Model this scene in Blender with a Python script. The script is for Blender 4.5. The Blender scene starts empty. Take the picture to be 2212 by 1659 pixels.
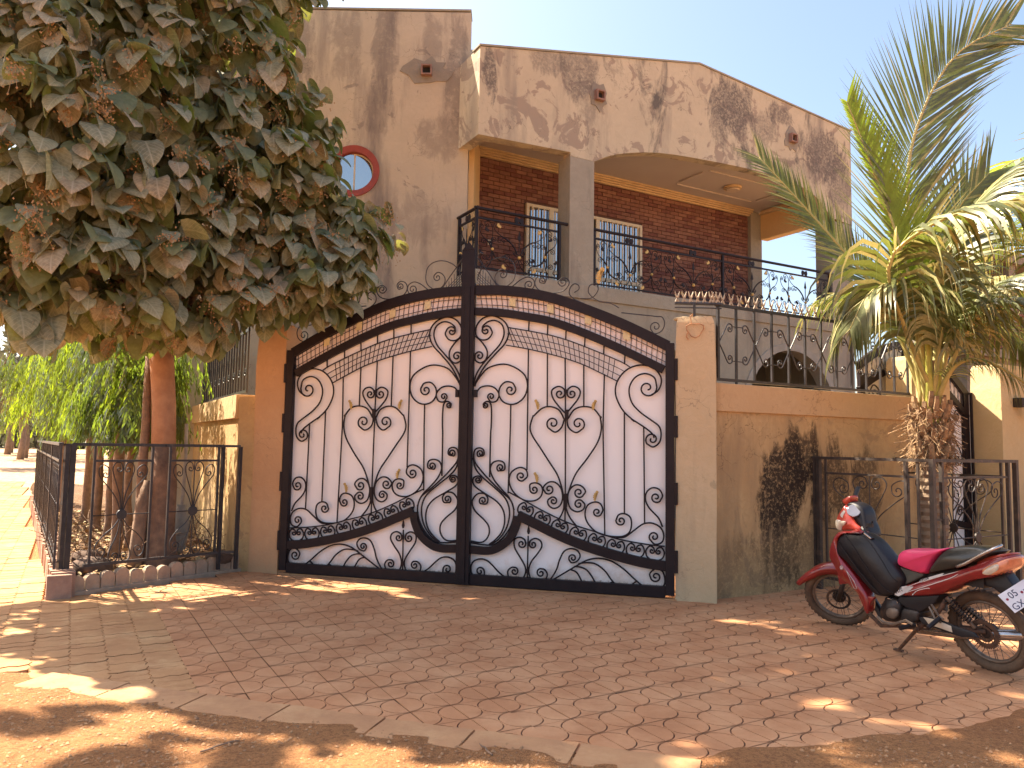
import bpy, math, random
import numpy as np
from mathutils import Vector, Matrix
random.seed(7); RNG = np.random.default_rng(11)
SC = bpy.context.scene; COL = SC.collection
R = math.radians; PI = math.pi

# ---------------- camera ----------------
FPX, PITCH, ROLL, EYE = 1662.0, R(4.6), R(0.95), 1.5
fw = Vector((0, math.cos(PITCH), math.sin(PITCH)))
u0 = Vector((0, -math.sin(PITCH), math.cos(PITCH))); r0 = Vector((1, 0, 0))
cr = math.cos(ROLL)*r0 + math.sin(ROLL)*u0
cu = -math.sin(ROLL)*r0 + math.cos(ROLL)*u0
cam_d = bpy.data.cameras.new('camera'); cam = bpy.data.objects.new('camera', cam_d); COL.objects.link(cam)
cam_d.sensor_width = 36; cam_d.lens = FPX/2212*36; cam_d.clip_start = 0.05; cam_d.clip_end = 3000
M = Matrix((( cr.x, cu.x, -fw.x, 0), (cr.y, cu.y, -fw.y, 0), (cr.z, cu.z, -fw.z, EYE), (0, 0, 0, 1)))
cam.matrix_world = M; SC.camera = cam

# ---------------- sky, sun, exposure ----------------
SUN_AZ, SUN_EL = R(-66), R(50)          # azimuth from +Y, negative towards -X
sdir = Vector((math.sin(SUN_AZ)*math.cos(SUN_EL), math.cos(SUN_AZ)*math.cos(SUN_EL), math.sin(SUN_EL)))
W_ = bpy.data.worlds.new('World'); SC.world = W_; W_.use_nodes = True
nt = W_.node_tree; nt.nodes.clear()
sky = nt.nodes.new('ShaderNodeTexSky'); sky.sky_type = 'NISHITA'; sky.sun_disc = False
sky.sun_elevation = SUN_EL; sky.sun_rotation = SUN_AZ; sky.air_density = 1.0; sky.dust_density = 3.4; sky.ozone_density = 0.6
bg = nt.nodes.new('ShaderNodeBackground'); bg.inputs[1].default_value = 0.088
wo = nt.nodes.new('ShaderNodeOutputWorld'); nt.links.new(sky.outputs[0], bg.inputs[0]); nt.links.new(bg.outputs[0], wo.inputs[0])
sl = bpy.data.lights.new('sun', 'SUN'); sl.energy = 5.0; sl.angle = R(0.6); sl.color = (1, .88, .70)
so = bpy.data.objects.new('sun', sl); COL.objects.link(so); so.rotation_euler = sdir.to_track_quat('Z', 'Y').to_euler(); so.location = (0, 0, 30)
SC.view_settings.view_transform = 'Standard'; SC.view_settings.look = 'None'
SC.view_settings.exposure = 1.95; SC.view_settings.gamma = 1
try: SC.view_settings.use_curve_mapping = False
except Exception: pass
try:
    SC.view_settings.use_white_balance = False
except Exception: pass
SC.render.engine = 'CYCLES'; SC.cycles.max_bounces = 8; SC.cycles.transparent_max_bounces = 8

# ---------------- helpers ----------------
def V3(*a): return Vector(a)
UD = Vector((.869, .495, 0)).normalized(); VD = Vector((-UD.y, UD.x, 0))
HO = Vector((1.391, 13.0, 0))
def hp(u, v, z): p = HO + UD*u + VD*v; return Vector((p.x, p.y, z))
GO = Vector((-2.619, 8.965, 0)); GD = Vector((.9645, -.2642, 0)).normalized(); GN = Vector((GD.y, -GD.x, 0))   # GN looks to the street
def gp(s, z, d=0): p = GO + GD*s + GN*d; return Vector((p.x, p.y, z))
def ray(x, y): return fw + cr*((x-1106)/FPX) - cu*((y-829.5)/FPX)
def pix_plane(x, y, p, n):                      # where a sight line meets a real plane
    d = ray(x, y); n = Vector(n); t = (Vector(p)-Vector((0, 0, EYE))).dot(n)/d.dot(n); return Vector((0, 0, EYE)) + d*t
def wloc(o):
    l = Vector((0, 0, 0))
    while o is not None: l += o.location; o = o.parent
    return l
def tag(o, label=None, cat=None, group=None, kind=None):
    if label: o['label'] = label
    if cat: o['category'] = cat
    if group: o['group'] = group
    if kind: o['kind'] = kind
    return o
def thing(name, label, cat, loc, group=None):
    o = bpy.data.objects.new(name, None); o.empty_display_size = .1; COL.objects.link(o); o.location = loc
    return tag(o, label, cat, group)
class MB:
    def __init__(s): s.v = []; s.f = []; s.m = []; s.mi = 0
    def add(s, vs, fs):
        n = len(s.v); s.v += [tuple(p) for p in vs]; s.f += [tuple(i+n for i in f) for f in fs]; s.m += [s.mi]*len(fs); return s
    def box(s, o, ax, ay, az):                   # corner + three edge vectors
        o, ax, ay, az = Vector(o), Vector(ax), Vector(ay), Vector(az)
        if ax.cross(ay).dot(az) < 0: ax, ay = ay, ax
        P = [o, o+ax, o+ax+ay, o+ay]; P += [p+az for p in P]
        return s.add(P, [(3,2,1,0),(4,5,6,7),(0,1,5,4),(1,2,6,5),(2,3,7,6),(3,0,4,7)])
    def cbox(s, c, x, y, z, ex=(1,0,0), ey=(0,1,0), ez=(0,0,1)):
        ex, ey, ez = Vector(ex), Vector(ey), Vector(ez)
        return s.box(Vector(c)-ex*x/2-ey*y/2-ez*z/2, ex*x, ey*y, ez*z)
    def prism(s, pts, dv):                       # closed polygon (3-D points) swept along dv
        dv = Vector(dv); pts = [Vector(p) for p in pts]; n = len(pts)
        nn = Vector((0, 0, 0))
        for i in range(n): nn += pts[i].cross(pts[(i+1) % n])
        if nn.dot(dv) > 0: pts = pts[::-1]
        return s.add(pts+[p+dv for p in pts], [tuple(range(n)), tuple(range(2*n-1, n-1, -1))] + [(i, n+i, n+(i+1) % n, (i+1) % n)[::-1] for i in range(n)][:0] + [((i+1) % n, i, n+i, n+(i+1) % n) for i in range(n)])
    def tube(s, path, r, n=6, ref=None, caps=True, flat=1.0):
        path = [Vector(p) for p in path]; k = len(path); rr = r if hasattr(r, '__len__') else [r]*k
        V = []; ref = Vector(ref) if ref is not None else None; prev = None
        for i, p in enumerate(path):
            t = (path[min(i+1, k-1)]-path[max(i-1, 0)])
            if t.length < 1e-9: t = Vector((0, 0, 1))
            t.normalize()
            if ref is not None: b = ref
            elif prev is None: b = Vector((0, 0, 1)) if abs(t.z) < .8 else Vector((0, 1, 0))
            else: b = prev
            a = t.cross(b)
            if a.length < 1e-6: a = t.cross(Vector((1, .1, .2)))
            a.normalize(); b2 = a.cross(t).normalized(); prev = b2
            for j in range(n):
                th = 2*PI*(j+.5)/n; V.append(p + a*(math.cos(th)*rr[i]) + b2*(math.sin(th)*rr[i]*flat))
        F = [(i*n+j, i*n+(j+1) % n, (i+1)*n+(j+1) % n, (i+1)*n+j) for i in range(k-1) for j in range(n)]
        if caps: F += [tuple(range(n))[::-1], tuple(range((k-1)*n, k*n))]
        return s.add(V, F)
    def ball(s, c, r, n=8, m=5, sc=(1,1,1)):
        c = Vector(c); V = [c+Vector((0,0,r*sc[2]))]
        for i in range(1, m):
            for j in range(n):
                a = PI*i/m; b = 2*PI*j/n; V.append(c+Vector((r*sc[0]*math.sin(a)*math.cos(b), r*sc[1]*math.sin(a)*math.sin(b), r*sc[2]*math.cos(a))))
        V.append(c-Vector((0,0,r*sc[2]))); L = len(V)-1
        F = [(0, 1+j, 1+(j+1) % n) for j in range(n)]
        for i in range(m-2): F += [(1+i*n+j, 1+(i+1)*n+j, 1+(i+1)*n+(j+1) % n, 1+i*n+(j+1) % n) for j in range(n)]
        F += [(L, 1+(m-2)*n+(j+1) % n, 1+(m-2)*n+j) for j in range(n)]
        return s.add(V, F)
    def disc(s, c, ax, r, h, n=20):              # short cylinder along ax
        ax = Vector(ax).normalized(); a = ax.orthogonal().normalized(); b = ax.cross(a); c = Vector(c)
        P = [c+a*math.cos(2*PI*i/n)*r+b*math.sin(2*PI*i/n)*r for i in range(n)]
        return s.prism(P, ax*h)
    def ring(s, c, ax, R0, r, n=28, k=8, sq=1.0):
        ax = Vector(ax).normalized(); a = ax.orthogonal().normalized(); b = ax.cross(a); c = Vector(c); V = []
        for i in range(n):
            t = 2*PI*i/n; e = a*math.cos(t)+b*math.sin(t)
            for j in range(k):
                q = 2*PI*j/k; V.append(c+e*(R0+r*math.cos(q))+ax*(r*sq*math.sin(q)))
        return s.add(V, [(i*k+j, ((i+1) % n)*k+j, ((i+1) % n)*k+(j+1) % k, i*k+(j+1) % k) for i in range(n) for j in range(k)])
    def loft(s, rings, caps=True):
        n = len(rings[0]); V = [p for rg in rings for p in rg]
        F = [(i*n+j, i*n+(j+1) % n, (i+1)*n+(j+1) % n, (i+1)*n+j) for i in range(len(rings)-1) for j in range(n)]
        if caps: F += [tuple(range(n))[::-1], tuple(range((len(rings)-1)*n, len(rings)*n))]
        return s.add(V, F)
    def build(s, name, mats, parent=None, smooth=False, bevel=0, fixn=False):
        me = bpy.data.meshes.new(name); off = wloc(parent) if parent is not None else Vector((0, 0, 0))
        me.from_pydata([(p[0]-off.x, p[1]-off.y, p[2]-off.z) for p in s.v], [], s.f)
        for m in (mats if isinstance(mats, (list, tuple)) else [mats]): me.materials.append(m)
        if isinstance(mats, (list, tuple)): me.polygons.foreach_set('material_index', s.m)
        if smooth: me.polygons.foreach_set('use_smooth', [True]*len(me.polygons))
        if fixn:
            import bmesh
            b = bmesh.new(); b.from_mesh(me); bmesh.ops.recalc_face_normals(b, faces=b.faces); b.to_mesh(me); b.free()
        o = bpy.data.objects.new(name, me); COL.objects.link(o); o.parent = parent
        if bevel:
            bm = o.modifiers.new('bevel', 'BEVEL'); bm.width = bevel; bm.segments = 2; bm.limit_method = 'ANGLE'
        return o
def inst(name, me, parent, M4):
    o = bpy.data.objects.new(name, me); COL.objects.link(o); o.parent = parent
    off = wloc(parent) if parent is not None else Vector((0, 0, 0)); M4 = M4.copy(); M4.translation = M4.translation-off
    o.matrix_basis = M4; return o
def cr_spline(P, seg=6):
    if len(P) < 3: return list(P)
    Q = [2*P[0]-P[1]]+list(P)+[2*P[-1]-P[-2]]; out = []
    for i in range(1, len(Q)-2):
        for j in range(seg):
            t = j/seg; a, b, c, d = Q[i-1], Q[i], Q[i+1], Q[i+2]
            out.append(.5*((2*b)+(-a+c)*t+(2*a-5*b+4*c-d)*t*t+(-a+3*b-3*c+d)*t**3))
    out.append(Q[-2]); return out
def spiral_in(p_prev, p, c, turns=1.2, end=.16, n=26):
    d = p-p_prev; r = p-c; sg = 1 if (r.x*d.y-r.y*d.x) > 0 else -1
    a0 = math.atan2(r.y, r.x); R0_ = r.length; out = []
    for i in range(1, n+1):
        t = i/n; rad = R0_*((1-t)+end*t); a = a0+sg*2*PI*turns*t
        out.append(Vector((c.x+rad*math.cos(a), c.y+rad*math.sin(a))))
    return out
def scroll(e1, pts, e2, turns=1.2, seg=6):        # 2-D curve with optional curled ends
    P = [Vector(p) for p in pts]; C = cr_spline(P, seg); out = list(C)
    if e2 is not None: out += spiral_in(C[-2], C[-1], Vector(e2), turns)
    if e1 is not None: out = spiral_in(C[1], C[0], Vector(e1), turns)[::-1] + out
    return out

# ---------------- materials ----------------
def nd(nt, t, **k):
    n = nt.nodes.new(t)
    for a, b in k.items():
        if a.startswith('i_'): n.inputs[int(a[2:])].default_value = b
        else: setattr(n, a, b)
    return n
def ramp(nt, fac, stops):
    r = nt.nodes.new('ShaderNodeValToRGB'); e = r.color_ramp.elements
    while len(e) < len(stops): e.new(.5)
    for el, (p, c) in zip(e, stops): el.position = p; el.color = (c[0], c[1], c[2], 1) if hasattr(c, '__len__') else (c, c, c, 1)
    nt.links.new(fac, r.inputs[0]); return r.outputs[0]
def mixc(nt, f, a, b, mode='MIX'):
    m = nt.nodes.new('ShaderNodeMix'); m.data_type = 'RGBA'; m.blend_type = mode
    for idx, val in ((0, f), (6, a), (7, b)):
        if hasattr(val, 'links') or isinstance(val, bpy.types.NodeSocket): nt.links.new(val, m.inputs[idx])
        elif idx == 0: m.inputs[0].default_value = val
        else: m.inputs[idx].default_value = (*val, 1)
    return m.outputs[2]
def noise(nt, scale, detail=4, rough=.6, vec=None, stretch=None, dist=0, rand=False):
    tc = nt.nodes.new('ShaderNodeTexCoord'); v = tc.outputs['Object']
    if rand:
        g = nt.nodes.new('ShaderNodeNewGeometry'); v = g.outputs['Position']
    if stretch:
        mp = nt.nodes.new('ShaderNodeMapping'); mp.inputs['Scale'].default_value = stretch; nt.links.new(v, mp.inputs[0]); v = mp.outputs[0]
    n = nt.nodes.new('ShaderNodeTexNoise'); n.inputs['Scale'].default_value = scale; n.inputs['Detail'].default_value = detail
    n.inputs['Roughness'].default_value = rough; n.inputs['Distortion'].default_value = dist; nt.links.new(v, n.inputs['Vector']); return n.outputs['Fac']
def bump(nt, h, strength, dist=.01, prev=None):
    b = nt.nodes.new('ShaderNodeBump'); b.inputs['Strength'].default_value = strength; b.inputs['Distance'].default_value = dist
    nt.links.new(h, b.inputs['Height'])
    if prev is not None: nt.links.new(prev, b.inputs['Normal'])
    return b.outputs[0]
def base(name):
    m = bpy.data.materials.new(name); m.use_nodes = True; nt = m.node_tree; return m, nt, nt.nodes['Principled BSDF']
def simple(name, c1, c2=None, scale=8, rough=.7, metal=0, b=.15, bs=40, spec=.4, coat=0, dust=None, dustamt=.45):
    m, nt, p = base(name); c2 = c2 or tuple(x*.7 for x in c1)
    col = ramp(nt, noise(nt, scale, rand=True), [(.35, c2), (.65, c1)])
    if dust: col = mixc(nt, ramp(nt, noise(nt, scale*.6, 6, .7, rand=True), [(dustamt, 0), (dustamt+.25, 1)]), col, dust)
    nt.links.new(col, p.inputs['Base Color']); p.inputs['Roughness'].default_value = rough; p.inputs['Metallic'].default_value = metal
    p.inputs['Specular IOR Level'].default_value = spec; p.inputs['Coat Weight'].default_value = coat; p.inputs['Coat Roughness'].default_value = .15
    if b: nt.links.new(bump(nt, noise(nt, bs, 5, rand=True), b), p.inputs['Normal'])
    return m
def plaster(name, c_main, c_var, c_stain, c_dark, stain=.5, dark=.6, seed=0, crack=.5, peel=None, peelamt=.62):
    m, nt, p = base(name); off = (seed, seed*1.7, seed*.3)
    def nz(s, d, r=.6, st=None, ds=0): return noise(nt, s, d, r, stretch=st, dist=ds, rand=True)
    col = ramp(nt, nz(1.1+seed*.07, 8, .65, ds=.4), [(.32, c_var), (.62, c_main)])
    col = mixc(nt, ramp(nt, nz(5+seed, 8, .7, ds=1.2), [(.45, 0), (.6, .55)]), col, c_var)
    if peel: col = mixc(nt, ramp(nt, nz(1.5+seed*.1, 10, .62, ds=1.5), [(peelamt, 0), (peelamt+.03, 1)]), col, peel)
    streak = ramp(nt, nz(1.6, 7, .62, (1, 1, .16)), [(stain, 0), (stain+.16, 1)])
    col = mixc(nt, streak, col, c_stain)
    dk = ramp(nt, nz(.9+seed*.05, 10, .68, (1, 1, .55), .8), [(dark, 0), (dark+.1, 1)])
    col = mixc(nt, dk, col, c_dark)
    # fine cracks
    tc = nt.nodes.new('ShaderNodeNewGeometry'); vo = nt.nodes.new('ShaderNodeTexVoronoi'); vo.feature = 'DISTANCE_TO_EDGE'; vo.inputs['Scale'].default_value = 2.3
    nw = nt.nodes.new('ShaderNodeTexNoise'); nw.inputs['Scale'].default_value = 3; nw.inputs['Detail'].default_value = 6
    nt.links.new(tc.outputs['Position'], nw.inputs['Vector'])
    mx = nt.nodes.new('ShaderNodeVectorMath'); mx.operation = 'MULTIPLY_ADD'; mx.inputs[1].default_value = (.8, .8, .8)
    nt.links.new(nw.outputs['Color'], mx.inputs[0]); nt.links.new(tc.outputs['Position'], mx.inputs[2]); nt.links.new(mx.outputs[0], vo.inputs['Vector'])
    ck = ramp(nt, vo.outputs['Distance'], [(0, 1), (.012, 0)])
    mk = ramp(nt, nz(1.3, 3), [(.5, 0), (.62, 1)])
    f = nt.nodes.new('ShaderNodeMath'); f.operation = 'MULTIPLY'; nt.links.new(ck, f.inputs[0]); nt.links.new(mk, f.inputs[1])
    f2 = nt.nodes.new('ShaderNodeMath'); f2.operation = 'MULTIPLY'; nt.links.new(f.outputs[0], f2.inputs[0]); f2.inputs[1].default_value = crack
    col = mixc(nt, f2.outputs[0], col, tuple(x*.45 for x in c_stain))
    nt.links.new(col, p.inputs['Base Color']); p.inputs['Roughness'].default_value = .92; p.inputs['Specular IOR Level'].default_value = .15
    bb = bump(nt, nz(60, 4), .25, .004); bb = bump(nt, nz(6, 7, .7, ds=1.2), .5, .02, bb); nt.links.new(bb, p.inputs['Normal'])
    return m
def leafmat(name, c1, c2, trans=.35, tcol=None, scale=5, rough=.6, spec=.3):
    m, nt, p = base(name); col = ramp(nt, noise(nt, scale, 3, rand=True), [(.35, c2), (.65, c1)])
    fine = ramp(nt, noise(nt, scale*9, 3, rand=True), [(.35, .72), (.65, 1.15)])
    col = mixc(nt, 1.0, col, fine, 'MULTIPLY')
    nt.links.new(col, p.inputs['Base Color']); p.inputs['Roughness'].default_value = rough; p.inputs['Specular IOR Level'].default_value = spec
    tr = nt.nodes.new('ShaderNodeBsdfTranslucent'); tr.inputs[0].default_value = (*(tcol or c1), 1)
    mx = nt.nodes.new('ShaderNodeMixShader'); mx.inputs[0].default_value = trans; nt.links.new(p.outputs[0], mx.inputs[1]); nt.links.new(tr.outputs[0], mx.inputs[2])
    nt.links.new(mx.outputs[0], nt.nodes['Material Output'].inputs[0]); return m

m_house = plaster('house_plaster', (.53,.46,.335), (.46,.395,.29), (.28,.245,.20), (.13,.118,.105), .52, .575, 1, .9, (.33,.27,.21), .56)
m_tower = plaster('tower_plaster', (.52,.44,.33), (.46,.39,.295), (.22,.185,.16), (.14,.12,.105), .50, .64, 2, .7, (.33,.28,.22), .63)
m_grey = plaster('grey_cement', (.34,.31,.25), (.28,.255,.205), (.18,.16,.135), (.12,.11,.095), .56, .70, 3, .5)
m_wall = plaster('ochre_wall', (.54,.37,.18), (.43,.28,.135), (.31,.21,.115), (.05,.04,.03), .52, .76, 4, .8, (.40,.27,.14), .60)
m_band = plaster('ochre_band', (.57,.39,.215), (.51,.34,.18), (.36,.22,.10), (.14,.10,.06), .60, .80, 5, .5)
m_pillar = plaster('pillar_plaster', (.58,.44,.265), (.52,.385,.225), (.40,.30,.19), (.20,.15,.09), .60, .82, 6, .6, (.42,.33,.20), .65)
m_pillar_l = plaster('orange_pillar', (.56,.35,.19), (.50,.30,.16), (.40,.26,.15), (.22,.13,.08), .60, .85, 7, .4)
m_cream = plaster('cream_paint_warm_light', (.66,.45,.22), (.62,.42,.20), (.5,.35,.2), (.35,.25,.15), .66, .85, 8, .2)  # cream paint, also standing in for warm light on the tower's corner strip
m_ceil = simple('ceiling_plaster', (.50,.44,.39), (.48,.42,.37), 1.5, .9, b=.05)
m_mould = simple('cream_moulding', (.62,.46,.26), (.50,.36,.2), 3, .8, b=.1)
m_brick = [simple('brick_a', (.22,.105,.075), (.165,.078,.058), 12, .9), simple('brick_b', (.26,.13,.092), (.20,.098,.07), 12, .9), simple('brick_c', (.17,.07,.055), (.13,.052,.042), 12, .9)]
m_mortar = simple('mortar', (.13,.07,.055), None, 20, .95)
m_iron = simple('black_iron_paint', (.014,.009,.011), (.020,.013,.014), 10, .48, b=.08, bs=60, spec=.22, dust=(.045,.028,.022), dustamt=.66)
m_rust = simple('brown_iron', (.07,.05,.038), (.04,.03,.025), 14, .55, b=.2, bs=50, spec=.4, dust=(.16,.10,.06), dustamt=.55)
m_iron2 = simple('grey_iron', (.038,.033,.034), (.024,.02,.021), 14, .45, b=.15, bs=50, spec=.5, dust=(.15,.11,.08), dustamt=.6)
m_sheet = simple('white_sheet', (.86,.83,.80), (.83,.80,.77), 1.2, .55, b=.03, bs=6, spec=.3, dust=(.78,.68,.62), dustamt=.60)
def _splash(m):
    nt = m.node_tree; p = nt.nodes['Principled BSDF']; old = p.inputs['Base Color'].links[0].from_socket; g = nt.nodes.new('ShaderNodeNewGeometry'); sp = nt.nodes.new('ShaderNodeSeparateXYZ'); nt.links.new(g.outputs['Position'], sp.inputs[0])
    def rel(off, k, n_): 
        a = nt.nodes.new('ShaderNodeMath'); a.operation = 'MULTIPLY_ADD'; a.inputs[1].default_value = k; a.inputs[2].default_value = off; nt.links.new(n_, a.inputs[0]); b = nt.nodes.new('ShaderNodeMath'); b.operation = 'ADD'; nt.links.new(a.outputs[0], b.inputs[0]); nt.links.new(sp.outputs[2], b.inputs[1]); return b.outputs[0]
    c = mixc(nt, ramp(nt, rel(.35, -.7, noise(nt, 5, 8, .75, rand=True)), [(.0, .75), (.30, 0)]), old, (.50, .34, .22))
    c = mixc(nt, ramp(nt, rel(.06, -.12, noise(nt, 30, 6, .8, rand=True)), [(.115, .9), (.14, 0)]), c, (.22, .10, .04))
    c = mixc(nt, ramp(nt, noise(nt, 2.2, 10, .8, stretch=(1, 1, .25), rand=True), [(.60, 0), (.70, .35)]), c, (.52, .42, .36)); nt.links.new(c, p.inputs['Base Color'])
    nt.links.new(bump(nt, noise(nt, 1.6, 3, rand=True), .25, .03), p.inputs['Normal'])
_splash(m_sheet)
m_band_sheet = simple('pink_sheet', (.80,.71,.66), (.76,.66,.61), 3, .7, b=.05, bs=8)
m_gold = simple('gold_paint', (.62,.42,.12), (.45,.30,.10), 30, .5, b=.2, spec=.5)
m_yplate = simple('yellow_plate', (.66,.58,.34), (.58,.50,.28), 20, .6)
m_tile = simple('red_paver', (.53,.252,.122), (.445,.205,.098), 3, .9, b=.35, bs=45, spec=.12, dust=(.60,.32,.165), dustamt=.42)
m_soil = simple('joint_soil', (.14,.07,.042), (.10,.05,.03), 20, .95)
m_kerb = simple('kerb_stone', (.50,.262,.122), (.42,.21,.10), 5, .92, b=.5, bs=30, dust=(.57,.33,.16), dustamt=.5)
m_kerb2 = simple('planter_edge', (.44,.31,.21), (.31,.22,.155), 8, .92, b=.5, bs=30, dust=(.13,.10,.075), dustamt=.58)
m_kbrick = simple('kerb_brick', (.42,.25,.17), (.33,.19,.13), 12, .9, b=.4, bs=40)
m_white = simple('cream_metal', (.62,.55,.40), (.58,.51,.37), 6, .5)
m_dark = simple('dark_interior', (.03,.028,.026), None, 3, .8, b=0)
m_bark = simple('tree_bark', (.27,.16,.10), (.14,.085,.06), 7, .95, b=1.0, bs=22, dust=(.08,.055,.045), dustamt=.56)
m_bark_red = simple('painted_bark', (.44,.25,.15), (.34,.18,.11), 7, .9, b=.5, bs=28)
m_bark_thin = simple('thin_bark', (.30,.185,.115), (.19,.12,.08), 14, .9, b=.6, bs=40)
def mk_glass():
    m, nt, p = base('window_glass'); p.inputs['Base Color'].default_value = (.03, .045, .06, 1); p.inputs['Roughness'].default_value = .03
    p.inputs['Specular IOR Level'].default_value = 1.0; p.inputs['IOR'].default_value = 2.6; return m
m_glass = mk_glass(); m_glass.node_tree.nodes['Principled BSDF'].inputs['Base Color'].default_value = (.02, .03, .045, 1)
m_redring = simple('red_tile', (.30,.06,.045), (.24,.05,.04), 10, .6)
# ground dirt
def mk_dirt(name, c1, c2, c3, sc=1.0):
    m, nt, p = base(name)
    col = ramp(nt, noise(nt, .8*sc, 8, .65, rand=True, dist=.5), [(.35, c2), (.6, c1)])
    col = mixc(nt, ramp(nt, noise(nt, 38*sc, 6, .75, rand=True), [(.49, 0), (.57, .9)]), col, c3)
    col = mixc(nt, ramp(nt, noise(nt, 120*sc, 3, .7, rand=True), [(.58, 0), (.66, .6)]), col, tuple(min(1, x*1.5) for x in c1))
    nt.links.new(col, p.inputs['Base Color']); p.inputs['Roughness'].default_value = .95; p.inputs['Specular IOR Level'].default_value = .1
    b1 = bump(nt, noise(nt, 70*sc, 6, .75, rand=True), 1.0, .02); b1 = bump(nt, noise(nt, 22*sc, 7, .75, rand=True), 1.0, .045, b1); nt.links.new(b1, p.inputs['Normal']); return m
m_dirt = mk_dirt('red_dirt', (.60,.29,.125), (.51,.23,.10), (.39,.175,.08))
m_field = mk_dirt('sandy_field', (.56,.36,.21), (.46,.28,.16), (.36,.22,.12), .1)

def stained(mat, name, frame, spots, colour, grain=(14, .38, .5), up=False):
    """copy of a plaster with weather stains at given places: frame(s, z) -> world point, angle of the wall"""
    fn, ang_ = frame; m = mat.copy(); m.name = name; nt = m.node_tree; p = nt.nodes['Principled BSDF']; res = p.inputs['Base Color'].links[0].from_socket
    gmt = nt.nodes.new('ShaderNodeNewGeometry'); n1 = noise(nt, 3.2, 11, .72, stretch=(1, 1, .32), rand=True, dist=.9)
    grain_ = ramp(nt, noise(nt, grain[0], 9, .75, rand=True), [(grain[1], .3), (grain[2], 1)])
    for (s_, z, rx, rz, k) in spots:
        mp = nt.nodes.new('ShaderNodeMapping'); mp.vector_type = 'TEXTURE'; mp.inputs['Location'].default_value = fn(s_, z)
        mp.inputs['Rotation'].default_value = (0, 0, ang_); mp.inputs['Scale'].default_value = (rx, 1, rz); nt.links.new(gmt.outputs['Position'], mp.inputs[0])
        ln = nt.nodes.new('ShaderNodeVectorMath'); ln.operation = 'LENGTH'; nt.links.new(mp.outputs[0], ln.inputs[0])
        a = nt.nodes.new('ShaderNodeMath'); a.operation = 'MULTIPLY_ADD'; a.inputs[1].default_value = -2.9; a.inputs[2].default_value = 1.45; nt.links.new(n1, a.inputs[0])
        q = nt.nodes.new('ShaderNodeMath'); q.operation = 'ADD'; nt.links.new(a.outputs[0], q.inputs[0]); nt.links.new(ln.outputs['Value'], q.inputs[1])
        f = ramp(nt, q.outputs[0], [(.62, k), (.80, k*.65), (1.0, 0)]); mm = nt.nodes.new('ShaderNodeMath'); mm.operation = 'MULTIPLY'; nt.links.new(f, mm.inputs[0]); nt.links.new(grain_, mm.inputs[1])
        res = mixc(nt, mm.outputs[0], res, colour)
    nt.links.new(res, p.inputs['Base Color']); return m
WANG = math.atan2(UD.y, UD.x)
m_parapet = stained(m_house, 'stained_parapet', (lambda u, z: hp(u, 0, z), WANG), [(3.30,8.15,.70,.62,.95),(2.95,7.7,.30,.5,.6),(4.1,8.0,.5,.4,.6),(6.0,7.75,.85,.6,.9),(6.4,7.2,.5,.7,.7),(-1.0,8.0,.45,.30,.55),(-.4,7.9,.5,.45,.65),(-.1,7.5,.35,.5,.4),(-2.12,7.5,.16,.45,.9),(4.6,8.35,.5,.25,.8),(5.3,7.3,.7,.3,.4)], (.13,.115,.105), (20, .38, .56))
m_towerw = stained(m_tower, 'stained_tower', (lambda u, z: Vector((u, 12.5, z)), 0), [(-2.25,8.2,.22,1.1,.5),(-2.9,8.3,.26,.8,.4),(-3.65,8.2,.25,.9,.5),(-1.45,8.3,.2,.5,.4),(-1.0,7.9,.2,1.1,.5),(-1.2,6.6,.5,.4,.4),(-2.3,7.1,.25,.6,.4),(-1.6,5.2,.6,.5,.3),(-4.4,7.7,.5,.9,.5)], (.13,.11,.105), (7, .36, .5))

# ================= GROUND =================
def vnoise(x, y, seed=0):                         # cheap smooth value noise (numpy)
    xi = np.floor(x).astype(int); yi = np.floor(y).astype(int); fx = x-xi; fy = y-yi
    fx = fx*fx*(3-2*fx); fy = fy*fy*(3-2*fy)
    def h(a, b):
        n = (a*374761393+b*668265263+seed*1442695) & 0x7fffffff; n = ((n ^ (n >> 13))*1274126177) & 0x7fffffff; return ((n ^ (n >> 16)) & 0xffff)/65535.
    return (h(xi, yi)*(1-fx)+h(xi+1, yi)*fx)*(1-fy)+(h(xi, yi+1)*(1-fx)+h(xi+1, yi+1)*fx)*fy
def fbm(x, y, o=4, seed=0): return sum(vnoise(x*2**i, y*2**i, seed+i)*.5**i for i in range(o))/1.9
# paved zone test, lattice coordinates a (along UD) and b (along VD)
UDx, UDy = UD.x, UD.y
KA = np.array([-2.55, 4.98]); KB = np.array([.60, 3.98])       # upper edge of the kerb row
kd = (KB-KA)/np.linalg.norm(KB-KA); kn = np.array([-kd[1], kd[0]])
def kerb_side(x, y): return (x-KA[0])*kn[0]+(y-KA[1])*kn[1]    # >0 on the paving side
def paved_depth(x, y):
    d1 = kerb_side(x, y)                                       # street edge
    d2 = ((4.6-x)*.42+(y-4.05)*.9)                             # dusty right edge
    d2 = np.where(x > .6, ((y-3.95)-(x-.6)*.30)*.95, 9)
    return np.minimum(d1, d2)
def ground_z(x, y):
    n = fbm(x*1.3, y*1.3, 4, 3)-.5; pd = paved_depth(x, y)+n*.55*np.clip((x+.5)/2, 0.05, 1)
    t = np.clip((.12-pd)/.35, 0, 1); t = t*t*(3-2*t)
    z = -.035+t*.045
    out = np.clip((-pd-.2)/1.5, 0, 1)
    z = z+out*(fbm(x*.9, y*.9, 4, 9)-.5)*.07+t*(fbm(x*6, y*6, 3, 5)-.5)*.02
    far = np.clip((y-16)/20, 0, 1)+np.clip((np.abs(x)-14)/20, 0, 1)
    return z+np.clip(far, 0, 1)*(.05+(fbm(x*.12, y*.12, 4, 2)-.5)*.5)
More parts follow.
